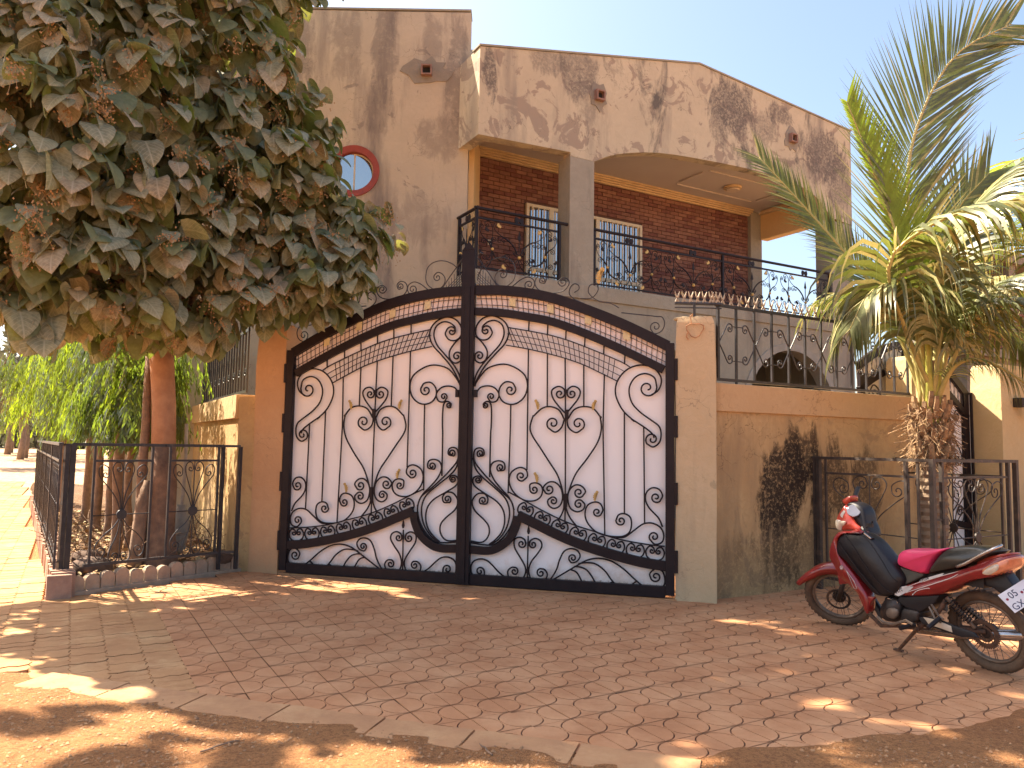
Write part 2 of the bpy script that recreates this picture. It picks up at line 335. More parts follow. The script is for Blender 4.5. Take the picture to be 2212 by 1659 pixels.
def axis(lo, hi, st, far, g=1.35):
    a = list(np.arange(lo, hi+1e-6, st)); s = st; 
    while a[-1] < far: s *= g; a.append(a[-1]+s)
    s = st
    while a[0] > -far: s *= g; a.insert(0, a[0]-s)
    return np.array(a)
xs = axis(-5.2, 6.2, .045, 1200); ys = axis(2.0, 8.0, .045, 1200)
X, Y = np.meshgrid(xs, ys); Z = ground_z(X, Y)
def grid_mesh(name, X, Y, Z, mat):
    ny, nx = X.shape; vs = np.stack([X.ravel(), Y.ravel(), Z.ravel()], 1)
    i = np.arange((ny-1)*(nx-1)); r = i//(nx-1); c = i % (nx-1); a = r*nx+c
    fs = np.stack([a, a+1, a+nx+1, a+nx], 1); return np_mesh(name, vs, fs, mat, smooth=True)
def np_mesh(name, vs, fs, mats, parent=None, mi=None, smooth=False):
    me = bpy.data.meshes.new(name); vs = np.asarray(vs, dtype=np.float32)
    if parent is not None: l = wloc(parent); vs = vs-np.array([l.x, l.y, l.z], dtype=np.float32)
    k = fs.shape[1]; me.vertices.add(len(vs)); me.vertices.foreach_set('co', vs.ravel())
    me.loops.add(fs.size); me.loops.foreach_set('vertex_index', fs.ravel().astype(np.int32))
    me.polygons.add(len(fs)); me.polygons.foreach_set('loop_start', np.arange(0, fs.size, k, dtype=np.int32))
    try: me.polygons.foreach_set('loop_total', np.full(len(fs), k, dtype=np.int32))
    except Exception: pass
    for m in (mats if isinstance(mats, list) else [mats]): me.materials.append(m)
    if mi is not None: me.polygons.foreach_set('material_index', mi.astype(np.int32))
    if smooth: me.polygons.foreach_set('use_smooth', np.ones(len(fs), dtype=bool))
    me.update(calc_edges=True); me.validate()
    o = bpy.data.objects.new(name, me); COL.objects.link(o); o.parent = parent; return o
# two materials by place: dirt close by, sandy field far away
g = grid_mesh('ground', X, Y, Z, [m_dirt, m_field]); g['kind'] = 'structure'
cx = ((X[:-1, :-1]+X[1:, 1:])/2).ravel(); cy = ((Y[:-1, :-1]+Y[1:, 1:])/2).ravel()
g.data.polygons.foreach_set('material_index', ((cy > 21) | (np.abs(cx) > 30)).astype(np.int32))

# pebbles, grit, twigs
def scatter_stones(n, xr, yr, s0, s1, cond, seed, mat, name, kind='stuff'):
    r = np.random.default_rng(seed); x = r.uniform(*xr, n); y = r.uniform(*yr, n); k = cond(x, y, r); x = x[k]; y = y[k]; n = len(x)
    z = ground_z(x, y); s = s0+(s1-s0)*r.random(n)**4
    o = np.array([[1,0,0],[0,1,0],[-1,0,0],[0,-1,0],[0,0,.7],[0,0,-.5]], float); f = np.array([[0,1,4],[1,2,4],[2,3,4],[3,0,4]])
    a = r.uniform(0, 6.28, n); ca, sa = np.cos(a), np.sin(a); j = r.uniform(.6, 1.3, (n, 6, 3)); P = o[None]*j*s[:, None, None]
    Q = P.copy(); Q[..., 0] = P[..., 0]*ca[:, None]-P[..., 1]*sa[:, None]; Q[..., 1] = P[..., 0]*sa[:, None]+P[..., 1]*ca[:, None]
    Q += np.stack([x, y, z+s*.15], 1)[:, None]
    F = (f[None]+np.arange(n)[:, None, None]*6).reshape(-1, 3)
    ob = np_mesh(name, Q.reshape(-1, 3), F, mat); ob['kind'] = kind; return ob
m_peb = simple('pebble', (.48,.26,.12), (.28,.145,.075), 30, .95)
scatter_stones(60000, (-4.5, 6), (2.6, 6.2), .0035, .014, lambda x, y, r: (paved_depth(x, y) < .05-r.random(len(x))*.5) & (r.random(len(x)) < .25+.75*(fbm(x*1.2, y*1.2, 3, 4) > .42)), 3, m_peb, 'gravel')
scatter_stones(900, (-5, 6), (4, 9), .004, .012, lambda x, y, r: paved_depth(x, y) > 0, 5, simple('grit', (.14,.085,.05), None, 30, .95), 'soil_crumbs')
tag(scatter_stones(1, (4.62, 4.62), (3.95, 3.95), .055, .055, lambda x, y, r: x > 0, 8, simple('grey_stone', (.30,.24,.19), None, 20, .9), 'stone', 'thing'), 'small pale stone lying on the dirt at the lower right', 'stone')
for i, (x, y, a, l, lb) in enumerate([(.25, 3.35, .3, .22, 'short dark twig on the gravel right of the kerb end'), (-.55, 3.5, 1.4, .2, 'pale twig standing slightly up on gravel below the kerb'), (.62, 3.45, -.35, .3, 'longest straight brown twig on the gravel'), (-.1, 3.9, 2.0, .16, 'thin twig beside the kerb joint'), (-1.4, 3.9, .8, .2, 'bent brown twig on shaded gravel at left')]):
    b = MB(); P = []
    for k in range(6):
        t = k/5-.5; px, py = x+math.cos(a)*l*t+random.uniform(-.006, .006), y+math.sin(a)*l*t+random.uniform(-.006, .006)
        P.append((px, py, float(ground_z(np.array([px]), np.array([py]))[0])+.008))
    b.tube(P, [.005, .0055, .005, .004, .0035, .002], 5); o = b.build('twig', m_bark_thin); tag(o, lb, 'twig', 'twigs on the gravel')

# ---- pavers ----
S_T = .25; GAPT = .007; DEP = .010
def to_world2(a, b): return UD.x*a+VD.x*b, UD.y*a+VD.y*b
def tile_pieces():
    h = S_T/2-GAPT/2; r = S_T/2-.006; N = 9; P = []
    g2 = .0035
    semi = [(-h, -r+.004)]+[(-h+ (r)*math.sin(t)*.985, -(r-.002)*math.cos(t)) for t in [PI*i/N for i in range(1, N)]]+[(-h, r-.004)]
    P.append(semi); P.append([(-x, -y) for x, y in semi])
    ro = r+g2*1.6
    arcL = [(-h+ro*math.sin(t), ro*math.cos(t)) for t in [PI*.5*i/N for i in range(1, N+1)]]
    arcL = [(min(x, -.0035), max(y, .003)) for x, y in arcL]
    top = [(-h, h)]+[(x, min(y, h-.0005)) for x, y in arcL]+[(-x, min(y, h-.0005)) for x, y in arcL[::-1]]+[(h, h)]
    P.append(top); P.append([(-x, -y) for x, y in top]); return P
def tile_mesh():
    b = MB(); h = S_T/2-GAPT/2
    for poly in tile_pieces():
        n = len(poly); A = sum(poly[i][0]*poly[(i+1) % n][1]-poly[(i+1) % n][0]*poly[i][1] for i in range(n))
        if A < 0: poly = poly[::-1]
        b.add([(x, y, 0) for x, y in poly]+[(x, y, -DEP*.6) for x, y in poly], [tuple(range(n))]+[(i, n+i, n+(i+1) % n, (i+1) % n) for i in range(n)])
    b.mi = 1; b.add([(-h, -h, -DEP*.6), (h, -h, -DEP*.6), (h, h, -DEP*.6), (-h, h, -DEP*.6), (-h, -h, -.04), (h, -h, -.04), (h, h, -.04), (-h, h, -.04)], [(0,1,2,3),(0,4,5,1),(1,5,6,2),(2,6,7,3),(3,7,4,0)])
    me = bpy.data.meshes.new('paver'); me.from_pydata(b.v, [], b.f); me.materials.append(m_tile); me.materials.append(m_soil)
    me.polygons.foreach_set('material_index', b.m); return me, b
tmesh, tb = tile_mesh()
OFF_A, OFF_B = .0, 0.0
# V-lines lie at perpendicular offset 1.038 (+k .25) ; in lattice a-coordinate
a_line = UD.x*-2.981+UD.y*8.744; OFF_A = a_line % S_T
b_line = VD.x*.361+VD.y*4.685; OFF_B = b_line % S_T
paving = thing('paving', None, None, (0, 0, 0)); paving['kind'] = 'structure'
PATH_A = OFF_A+math.floor((UD.x*-4.035+UD.y*8.336-OFF_A)/S_T+.5)*S_T                     # pattern changes along this line, a smaller = left path
def cellpos(i, j): a = OFF_A+(i+.5)*S_T; b = OFF_B+(j+.5)*S_T; x, y = to_world2(a, b); return a, b, x, y
cells = []
for i in range(-40, 60):
    for j in range(0, 80):
        a, b, x, y = cellpos(i, j)
        if a < PATH_A or y > 12.3 or y < 3 or x > 7.5 or x < -6: continue
        if x > .6 and paved_depth(np.array([x]), np.array([y]))[0] < -.25: continue
        if x <= .6 and kerb_side(x, y) < -.19: continue
        # inside of compound beyond gate / walls is not paved with these
        if (Vector((x, y, 0))-GO).dot(-GN) > .15 and x < 2.0: continue
        if x >= 2.0 and (Vector((x, y, 0))-Vector((2.107, 7.884, 0))).dot(VD) > .1: continue
        q = Vector((x, y, 0))-Vector((-4.30, 7.35, 0)); e = Vector((.547, .837, 0))
        if q.dot(Vector((-.837, .547, 0))) > -.02 and x < -2.6: continue
        cells.append((x*x+y*y, x, y))
cells.sort(); rt = UD.to_3d(); 
def tile_matrix(x, y, k):
    r = random.Random(k); ang = math.atan2(UD.y, UD.x)+r.uniform(-.008, .008)
    return Matrix.Translation((x, y, r.uniform(-.003, .002))) @ Matrix.Rotation(ang, 4, 'Z') @ Matrix.Rotation(r.uniform(-.006, .006), 4, 'X') @ Matrix.Rotation(r.uniform(-.006, .006), 4, 'Y')
def in_view(x, y, z=0):
    v = Vector((x, y, z-EYE)); k = v.dot(fw)
    return k > .2 and abs(v.dot(cr)/k) < .69 and abs(v.dot(cu)/k) < .53
vis = [c for c in cells if in_view(c[1], c[2])]; ind = set(c for c in vis[:300])
rest = []
for k, c in enumerate(cells):
    Mx = tile_matrix(c[1], c[2], k)
    if c in ind: inst('paver', tmesh, paving, Mx)
    else: rest.append(Mx)
def joined(name, b, mats, Ms, parent, kind='stuff'):
    V = np.array(b.v); out = []; F = []; MI = []
    for k, Mx in enumerate(Ms):
        A = np.array(Mx); out.append(V@A[:3, :3].T+A[:3, 3]); F += [tuple(i+k*len(V) for i in f) for f in b.f]; MI += b.m
    me = bpy.data.meshes.new(name); l = wloc(parent) if parent is not None else Vector((0, 0, 0))
    me.from_pydata((np.concatenate(out)-np.array([l.x, l.y, l.z])).tolist(), [], F)
    for m in mats: me.materials.append(m)
    me.polygons.foreach_set('material_index', MI)
    o = bpy.data.objects.new(name, me); COL.objects.link(o); o.parent = parent; o['kind'] = kind; return o
joined('distant_pavers', tb, [m_tile, m_soil], rest, paving)

# ---- left path: interlocking zigzag pavers ----
def zig_piece():
    L, Wd, zz = .225, .1125, .022; g = .0028
    lx = L/2-g; wy = Wd/2-g
    pts = [(-lx, -wy), (-lx/2, -wy-zz), (0, -wy), (lx/2, -wy-zz), (lx, -wy), (lx+.018, 0), (lx, wy), (lx/2, wy-zz), (0, wy), (-lx/2, wy-zz), (-lx, wy), (-lx+.018, 0)]
    b = MB(); n = len(pts); b.add([(x, y, 0) for x, y in pts]+[(x, y, -.05) for x, y in pts], [tuple(range(n))]+[(i, n+i, n+(i+1) % n, (i+1) % n) for i in range(n)]); return b
zb = zig_piece(); zme = bpy.data.meshes.new('path_paver'); zme.from_pydata(zb.v, [], zb.f); m_pp = simple('path_paver', (.52,.28,.13), (.44,.225,.105), 4, .9, b=.3, bs=45, spec=.12, dust=(.62,.38,.19), dustamt=.5); zme.materials.append(m_pp)
path = thing('path', None, None, (0, 0, 0)); path['kind'] = 'structure'
pc = []
for i in range(-60, 60):
    for j in range(30, 330):
        a = PATH_A-.115-(i+60)*.225; b = j*.1125
        if a < PATH_A-4.6: continue
        x, y = to_world2(a, b)
        if kerb_side(x, y) < -.13 or y > 27 or y < 3.5: continue
        if x > -4.2 or y > 7.3:
            q = Vector((x, y, 0))-Vector((-4.30, 7.35, 0))
            if q.dot(Vector((.84, .54, 0))) > -.03 and q.dot(Vector((-.837, .547, 0))) > -.03: continue
        pc.append((x*x+y*y, x, y))
pc.sort(); vis = [c for c in pc if in_view(c[1], c[2])]; ind = set(vis[:300]); rest = []
pang = math.atan2(UD.y, UD.x)
for k, c in enumerate(pc):
    r = random.Random(k+999); Mx = Matrix.Translation((c[1], c[2], r.uniform(-.004, .004))) @ Matrix.Rotation(pang+r.uniform(-.02, .02), 4, 'Z') @ Matrix.Rotation(r.uniform(-.012, .012), 4, 'X')
    if c in ind: inst('paver', zme, path, Mx)
    else: rest.append(Mx)
joined('distant_pavers', zb, [m_pp], rest, path)

# ---- kerb row along the street ----
kerb = thing('kerb', None, None, (0, 0, 0)); kerb['kind'] = 'structure'
lens = [.62, .58, .56, .6, .52, .56, .6]
t = -.35; 
for k, L in enumerate(lens):
    w = .27+.02*random.random(); b = MB(); p0 = KA+kd*t-kn*(.03+random.uniform(0, .02)); N = 7; rg = []
    for i in range(N+1):
        tt = i/N; q = p0+kd*(L-.016)*tt; wz = .010
        e0 = random.uniform(-.008, .008); e1 = random.uniform(-.012, .012)
        a0 = q+kn*e0; a1 = q-kn*(w+e1)
        rg.append([(a0[0], a0[1], -.05), (a1[0], a1[1], -.08), (a1[0], a1[1], wz-.012), ((a1+kn*.02)[0], (a1+kn*.02)[1], wz+random.uniform(-.003, .003)), ((a0-kn*.015)[0], (a0-kn*.015)[1], wz+.004), (a0[0], a0[1], wz-.004)])
    b.loft(rg); b.build('kerb_stone', m_kerb, kerb, fixn=True); t += L

# ================= BOUNDARY WALLS AND PILLARS =================
def pillar(name, label, s0, s1, h, d0, d1, mat, rough_top=True):
    o = thing(name, label, 'pillar', gp((s0+s1)/2, 0, d0)); b = MB(); N = 6; rg = []
    r = random.Random(int(s0*100)); zs = [-.05]+[h*i/N for i in range(1, N)]+[h-.06, h]
    for z in zs:
        k = .0 if z < h-.07 else (.012 if z < h else .03); j = lambda: r.uniform(-.006, .006)
        rg.append([gp(s0+k+j(), z, d0-k+j()), gp(s1-k+j(), z, d0-k+j()), gp(s1-k+j(), z, d1+k+j()), gp(s0+k+j(), z, d1+k+j())])
    b.loft(rg); b.build('shaft', mat, o, fixn=True)
    if rough_top:
        b = MB(); P = 14
        for k in range(P):
            x = s0+.03+(s1-s0-.06)*r.random(); y = d0-.03-(d0-d1-.06)*r.random(); b.ball(gp(x, h-.002, y), r.uniform(.02, .05), 6, 4, (1.3, 1.3, .45))
        b.build('crumbled_mortar_cap', mat, o, smooth=True)
    return o
pillar('gate_pillar', 'orange plastered gate pillar left of the white double gate', -.405, -.02, 2.88, .03, -.36, m_pillar_l)
rp = pillar('gate_pillar', 'ochre gate pillar right of the white double gate with wire loop on top', 4.44, 4.835, 2.84, .03, -.42, m_pillar)
rp['label'] = 'ochre gate pillar with a crumbled top, right of the white double gate'
# wire loop hanging on that pillar
b = MB(); cpt = gp(4.635, 2.70, .045); P = []
for i in range(26):
    t = i/25*2*PI*2.1; rr = .075+.012*math.sin(3*t); P.append(cpt+GD*rr*math.cos(t)*1.1+Vector((0, 0, rr*math.sin(t)*.95))+GN*(.004*i/25))
b.tube(P, .0055, 5); b.tube([gp(4.60, 2.765, .04), gp(4.585, 2.84, .03), gp(4.61, 2.875, -.02), gp(4.6, 2.86, -.1)], .0055, 5); b.tube([gp(4.56, 2.67, .045), gp(4.55, 2.63, .05), gp(4.57, 2.60, .045)], .006, 5)
tag(b.build('wire_loop', simple('copper_wire', (.45,.22,.10), None, 20, .6), None), 'loop of brown wire hung over the top of the ochre gate pillar', 'wire')
# short wall stub + left wall
lw = thing('boundary_wall', 'orange boundary wall running back behind the fenced planter', 'wall', (-3.24, 9.14, 0))
L0 = V3(-3.24, 9.14, 0)
def lwp(s, t, z): p = L0+VD*s+UD*t; return Vector((p.x, p.y, z))
b = MB(); b.box(gp(-.64, -.05, .0), GD*.234, -GN*.2, (0, 0, 2.08)); b.box(lwp(.02, .01, -.05), VD*14, UD*.2, (0, 0, 2.05)); b.build('panel', m_wall, lw)
b = MB(); b.box(lwp(.06, -.025, 1.775), VD*13.9, UD*.26, (0, 0, .285)); b.build('coping_band', m_band, lw, bevel=.006)
# right wall
rw = thing('boundary_wall', 'ochre boundary wall with black mould stain behind the palm fence', 'wall', (2.107, 7.884, 0)); R0 = V3(2.107, 7.884, 0)
def rwp(s, t, z): p = R0+UD*s+VD*t; return Vector((p.x, p.y, z))
m_stained = stained(m_wall, 'mouldy_wall', (lambda q, z: rwp(q, 0, z), WANG), [(1.02,1.10,.52,.46,.95),(1.0,.62,.34,.50,.5),(1.75,1.15,.55,.48,.75),(2.3,1.1,.35,.45,.65),(.45,2.1,.28,.26,.5),(1.32,1.42,.34,.36,.85),(.3,.2,.9,.4,.3),(1.6,.4,1.2,.5,.35)], (.03,.022,.017), (26, .40, .50))
b = MB(); b.box(rwp(-.12, 0, -.05), UD*3.5, VD*.2, (0, 0, 2.21)); b.build('panel', m_stained, rw)
b = MB(); b.box(rwp(-.09, -.03, 1.89), UD*3.44, VD*.26, (0, 0, .29)); b.build('coping_band', m_band, rw, bevel=.006)
# pillars of the second gate
def pillar2(label, s0, s1, t0, t1, h, mat):
    o = thing('gate_pillar', label, 'pillar', rwp(s0, t0, 0)); b = MB(); r = random.Random(int(s0*7)); rg = []
    for z in [-.05, .6, 1.2, 1.8, 2.4, h-.05, h]:
        k = 0 if z < h-.06 else .012 if z < h else .03; j = lambda: r.uniform(-.005, .005)
        rg.append([rwp(s0+k+j(), t0+k+j(), z), rwp(s1-k+j(), t0+k+j(), z), rwp(s1-k+j(), t1-k+j(), z), rwp(s0+k+j(), t1-k+j(), z)])
    b.loft(rg); b.build('shaft', mat, o, fixn=True); return o
m_pill_y = plaster('yellow_plaster', (.60,.46,.26), (.55,.41,.22), (.44,.31,.16), (.28,.20,.11), .62, .84, 9, .5)
pillar2('yellow plastered pillar behind the palm crown at the end of the ochre wall', 3.38, 3.98, -.06, .42, 2.72, m_pill_y)
p3 = pillar2('tall sunlit yellow pillar at the right edge carrying a wall lamp', 5.32, 6.6, 0.02, .44, 2.74, m_pill_y)

# bulkhead lamp on the far pillar
lp = thing('wall_lamp', 'grey caged wall lamp on the yellow pillar at the right edge', 'lamp', rwp(5.73, -.0, 2.2))
b = MB(); b.box(rwp(5.60, -.11, 2.15), UD*.14, VD*.13, (0, 0, .13)); b.build('bracket', m_iron2, lp, bevel=.01)
b = MB(); b.disc(rwp(5.76, -.12, 2.16), (0, 0, 1), .075, .12, 18); b.build('cap', simple('lamp_grey', (.32,.30,.28), None, 20, .5, .3), lp, bevel=.01)
b = MB(); b.ball(rwp(5.76, -.12, 2.08), .058, 14, 9, (1, 1, 1.5)); b.build('glass', simple('lamp_glass', (.5,.47,.40), None, 10, .15, b=0), lp, smooth=True)
b = MB()
for k in range(6):
    a = 2*PI*k/6; P = [rwp(5.76, -.12, 2.16-.16*t)+Vector((math.cos(a), math.sin(a), 0))*.066*math.sqrt(max(0, 1-(t*.98)**4)) for t in [i/8 for i in range(9)]]; b.tube(P, .004, 4)
for z in (2.13, 2.08): b.ring(rwp(5.76, -.12, z), (0, 0, 1), .066, .004, 20, 5)
b.build('cage', m_iron2, lp)

# ================= ORNAMENTAL GATE =================
g_n = GN
def px2gate(x, y):                                 # crop px -> metres on the gate plane
    p = pix_plane(x*2212/3968, y*2212/3968, GO, GN); return ((p-GO).dot(GD), p.z)
def Uc(x, y): return px2gate(1050+x*.4219, 950+y*.4219)
def Lc(x, y): return px2gate(1050+x*.45198, 1600+y*.45198)
Ucs = lambda *a: [Uc(a[i], a[i+1]) for i in range(0, len(a), 2)]
Lcs = lambda *a: [Lc(a[i], a[i+1]) for i in range(0, len(a), 2)]
GC = 2.215
curves = []                                        # (kind, points2d, radius)
RB = .0092
def sc(e1, pts, e2, tn=1.25): curves.append(('scroll', scroll(e1, pts, e2, tn), RB))
sc(Uc(345,1325), Ucs(278,1318,300,1240,370,1207,440,1240,478,1330,455,1440,390,1520,310,1583)+Lcs(235,85,218,140,225,205,265,243,308,222), Lc(275,187))
sc(None, Ucs(320,1385,265,1340,248,1260,280,1190,340,1148,410,1137,490,1165,550,1230,578,1310,570,1400,515,1510,430,1595)+Lcs(420,35,325,100,275,145,262,175), None)
sc(None, Ucs(955,1540,905,1475,862,1410,848,1355,870,1318,912,1306,945,1330,953,1362), Uc(915,1368))
sc(None, Ucs(955,1540,1015,1475,1062,1410,1078,1350,1055,1318,1015,1306,978,1330,970,1362), Uc(1010,1368))
sc(None, Lcs(775,890,830,820,860,740,850,640,800,480,720,350,650,220,628,110,640,20)+Ucs(680,1570,740,1495,820,1478,890,1505,935,1580)+Lcs(880,50,865,110,810,148,760,115), Lc(797,78))
sc(None, Lcs(912,850,888,800,875,740,885,640,930,500,1000,390,1080,270,1140,180,1160,110,1140,20)+Ucs(1215,1560,1150,1495,1080,1480,1010,1510,970,1580)+Lcs(903,50,920,110,965,148,1020,115), Lc(985,78))
sc(Lc(770,622), Lcs(742,650,722,608,755,568,800,565,838,605,850,670,830,745,780,775,735,755,722,715,745,685), Lc(767,715))
sc(Lc(993,610), Lcs(1020,640,1038,600,1000,555,950,552,905,595,888,670,905,735,950,762,990,740,998,700,970,672), Lc(957,703))
sc(Lc(232,622), Lcs(205,650,190,605,215,560,260,552,297,590,300,650,270,710,210,775,180,840), None)
sc(Lc(232,920), Lcs(262,940,225,975,180,955,170,900,195,845,250,818,310,830,370,885,430,940,490,950), None)
sc(Lc(462,818), Lcs(497,820,480,775,440,762,400,785,388,840,400,900,440,935,500,945,570,940,640,915,700,850,718,780,700,715,650,688,610,700,592,745,605,785), Lc(632,765))
sc(Lc(1215,517), Lcs(1200,555,1165,515,1178,462,1230,446,1290,485,1308,550,1290,620,1240,680,1170,715,1100,710,1055,675,1042,620,1060,580,1100,565,1140,580,1140,625), Lc(1107,620))
sc(Lc(1553,343), Lcs(1570,370,1525,355,1530,310,1570,296,1605,325,1600,410,1530,500,1450,580,1360,660,1290,720,1258,800), None)
sc(None, Lcs(1612,380,1590,470,1530,540,1430,620,1340,700,1300,780,1295,870,1320,970,1380,1060,1450,1110), None)
sc(Lc(1383,455), Lcs(1400,483,1350,470,1355,415,1400,398,1450,420,1465,480,1430,560,1360,640,1310,690,1270,760,1260,850,1285,950,1340,1040,1410,1100,1500,1112,1600,1105), None)
sc(Lc(1563,567), Lcs(1550,590,1535,560,1560,535,1600,550,1606,590,1580,630,1500,680,1400,740,1345,810,1330,900,1350,990,1400,1060,1450,1105), None)
sc(Lc(1515,740), Lcs(1535,768,1485,765,1475,720,1505,682,1560,685,1600,735,1600,790,1570,840,1500,900,1460,950,1452,1010,1475,1065,1520,1095,1600,1092), None)
sc(Lc(210,1217), Lcs(240,1240,250,1200,215,1160,170,1170,150,1220,152,1270,180,1308,230,1322,290,1300,350,1255,430,1185,520,1135,610,1125,690,1150,760,1200,850,1270,940,1340,990,1372), None)
sc(None, Lcs(340,1270,380,1310,430,1335,470,1320,510,1280,560,1215,630,1170,700,1170,750,1185), None)
sc(None, Lcs(500,1295,550,1330,590,1345,620,1320,650,1270,690,1225,740,1208,780,1210), None)
sc(None, Lcs(630,1325,670,1350,700,1350,725,1310,760,1255,810,1235), None)
sc(Lc(793,1145), Lcs(820,1160,800,1182,760,1165,740,1120,765,1080,815,1072,860,1100,890,1170,910,1250,950,1330,985,1372), None)
sc(Lc(1097,1068), Lcs(1126,1060,1115,1035,1080,1017,1040,1035,1030,1080,1060,1140,1105,1210,1122,1280,1105,1345,1060,1375,1000,1350,978,1300,1000,1262,1035,1258), Lc(1028,1293))
sc(Lc(1187,1072), Lcs(1155,1060,1168,1033,1205,1020,1245,1045,1240,1110,1190,1190,1150,1260,1150,1320,1180,1370,1225,1388,1275,1360,1287,1310,1258,1275,1225,1272), Lc(1235,1305))
sc(Lc(1515,1340), Lcs(1478,1350,1480,1390,1530,1408,1580,1375,1592,1310,1570,1260,1520,1235,1465,1240,1415,1275,1350,1335,1265,1385), None)
sc(None, Ucs(1742,1300,1720,1230,1660,1120,1570,1010,1490,920,1460,830,1480,750,1540,690,1620,662,1700,685,1748,750,1748,830,1700,875,1640,870,1605,820,1620,775), Uc(1662,795))
sc(None, Ucs(1748,1300,1735,1200,1680,1100,1600,1005,1530,920,1500,830,1520,750,1580,708,1640,712,1690,750,1690,785,1668,792), None)
sc(None, Ucs(1755,840,1700,890,1650,960,1640,1020,1660,1065,1700,1085,1745,1060,1750,1010), Uc(1710,1022))
sc(None, Ucs(1745,1290,1690,1200,1620,1130,1500,1102,1400,1130,1310,1200,1280,1290,1295,1380,1345,1440,1410,1462,1480,1440,1520,1380,1515,1310,1470,1262,1410,1270,1380,1315), Uc(1425,1332))
sc(None, Ucs(1728,1365,1690,1310,1620,1295,1560,1315,1522,1370,1540,1430,1590,1440,1620,1400), Uc(1590,1392))
sc(Uc(1637,1470), Ucs(1652,1490,1655,1455,1620,1435,1590,1460,1580,1540,1578,1655)+Lcs(1475,200,1468,540), None)
def bar(*pts): curves.append(('upright_bar', [Vector(p) for p in pts], .0085))
for a, c in [(520,(1010,1128)), (680,(940,1040)), (830,(870,970)), (982,(813,908)), (1132,(755,853)), (1290,(715,815))]: bar(Uc(a, c[0]), Uc(a, c[1]))
bar(Uc(668,1205), Uc(660,1659), Lc(570,935)); bar(Uc(830,1125), Uc(815,1480)); bar(Uc(980,1065), Uc(958,1540), Lc(872,560), Lc(862,868))
bar(Uc(1125,1020), Uc(1108,1480)); bar(Uc(1285,975), Uc(1265,1659), Lc(1170,465)); bar(Uc(505,1525), Uc(500,1659), Lc(440,765)); bar(Lc(335,95), Lc(300,825)); bar(Uc(1415,1460), Uc(1410,1659), Lc(1312,665))
bar(Lc(1138,1000), Lc(1130,1385))
curves.append(('rail', cr_spline([Vector(p) for p in Lcs(160,985,300,980,480,960,640,920,780,885,900,845,1050,780,1180,715,1305,655)], 4), .008))
rings_c = [(222,1040,-3),(355,1035,-5),(490,1020,-9),(625,990,-14),(762,953,-17),(900,908,-20),(1035,853,-24),(1168,792,-27)]
for x, y, a in rings_c:
    a = R(a)
    def q(dx, dy): return Lc(x+dx*math.cos(a)-dy*math.sin(a), y+dx*math.sin(a)+dy*math.cos(a))
    sc(q(-22,-12), [q(*p) for p in [(-4,-12),(-14,-38),(-40,-46),(-61,-8),(-48,38),(0,60),(48,38),(61,-8),(40,-46),(14,-38),(4,-12)]], q(22,-12), 1.0)
# lattice bands
upA = [Vector(p) for p in Ucs(480,1150,540,1110,680,1040,830,970,980,905,1130,855,1290,815,1470,775)]
loA = [Vector(p) for p in Ucs(570,1265,680,1205,830,1125,980,1065,1120,1020,1285,975,1480,932)]
def at(poly, t):
    L = [0]; 
    for i in range(1, len(poly)): L.append(L[-1]+(poly[i]-poly[i-1]).length)
    d = max(0, min(1, t))*L[-1]
    for i in range(1, len(poly)):
        if d <= L[i]+1e-9: return poly[i-1].lerp(poly[i], (d-L[i-1])/max(1e-9, L[i]-L[i-1]))
    return poly[-1]
upA = cr_spline(upA, 5); loA = cr_spline(loA, 5); lat = [(upA, .008), (loA, .008)]
for f in (.36, .68): lat.append(([at(upA, .02+.98*t/20).lerp(at(loA, t/20), f) for t in range(21)], .005))
for i in range(22):
    t = (i+.6)/21; lat.append(([at(upA, t*.9+.1), at(loA, max(0, t*.93+.02-.05*t))], .005))
curves_lat = lat
# arch bars (centre lines) and the mesh between
arcO = cr_spline([Vector(p) for p in Ucs(212,990,400,878,600,768,850,648,1080,549,1290,487,1500,446,1640,432,1765,425)], 6)
arcI = cr_spline([Vector(p) for p in Ucs(235,1178,400,1085,600,975,850,850,1100,745,1300,692,1500,648,1640,628,1765,615)], 6)
band = []
for i in range(36):
    t = (i+.5)/36; band.append(([at(arcO, t*.985+.012), at(arcI, t*.975)], .0036))
for f in (.37, .66): band.append(([at(arcO, t/24).lerp(at(arcI, t/24), f) for t in range(25)], .0036))
sill = cr_spline([Vector(p) for p in Lcs(140,1130,300,1120,480,1090,700,1040,900,975,1080,900,1225,838)], 5)
drop = cr_spline([Vector(p) for p in Lcs(1232,848,1238,930,1285,1040,1370,1122,1460,1158,1605,1163)], 6)

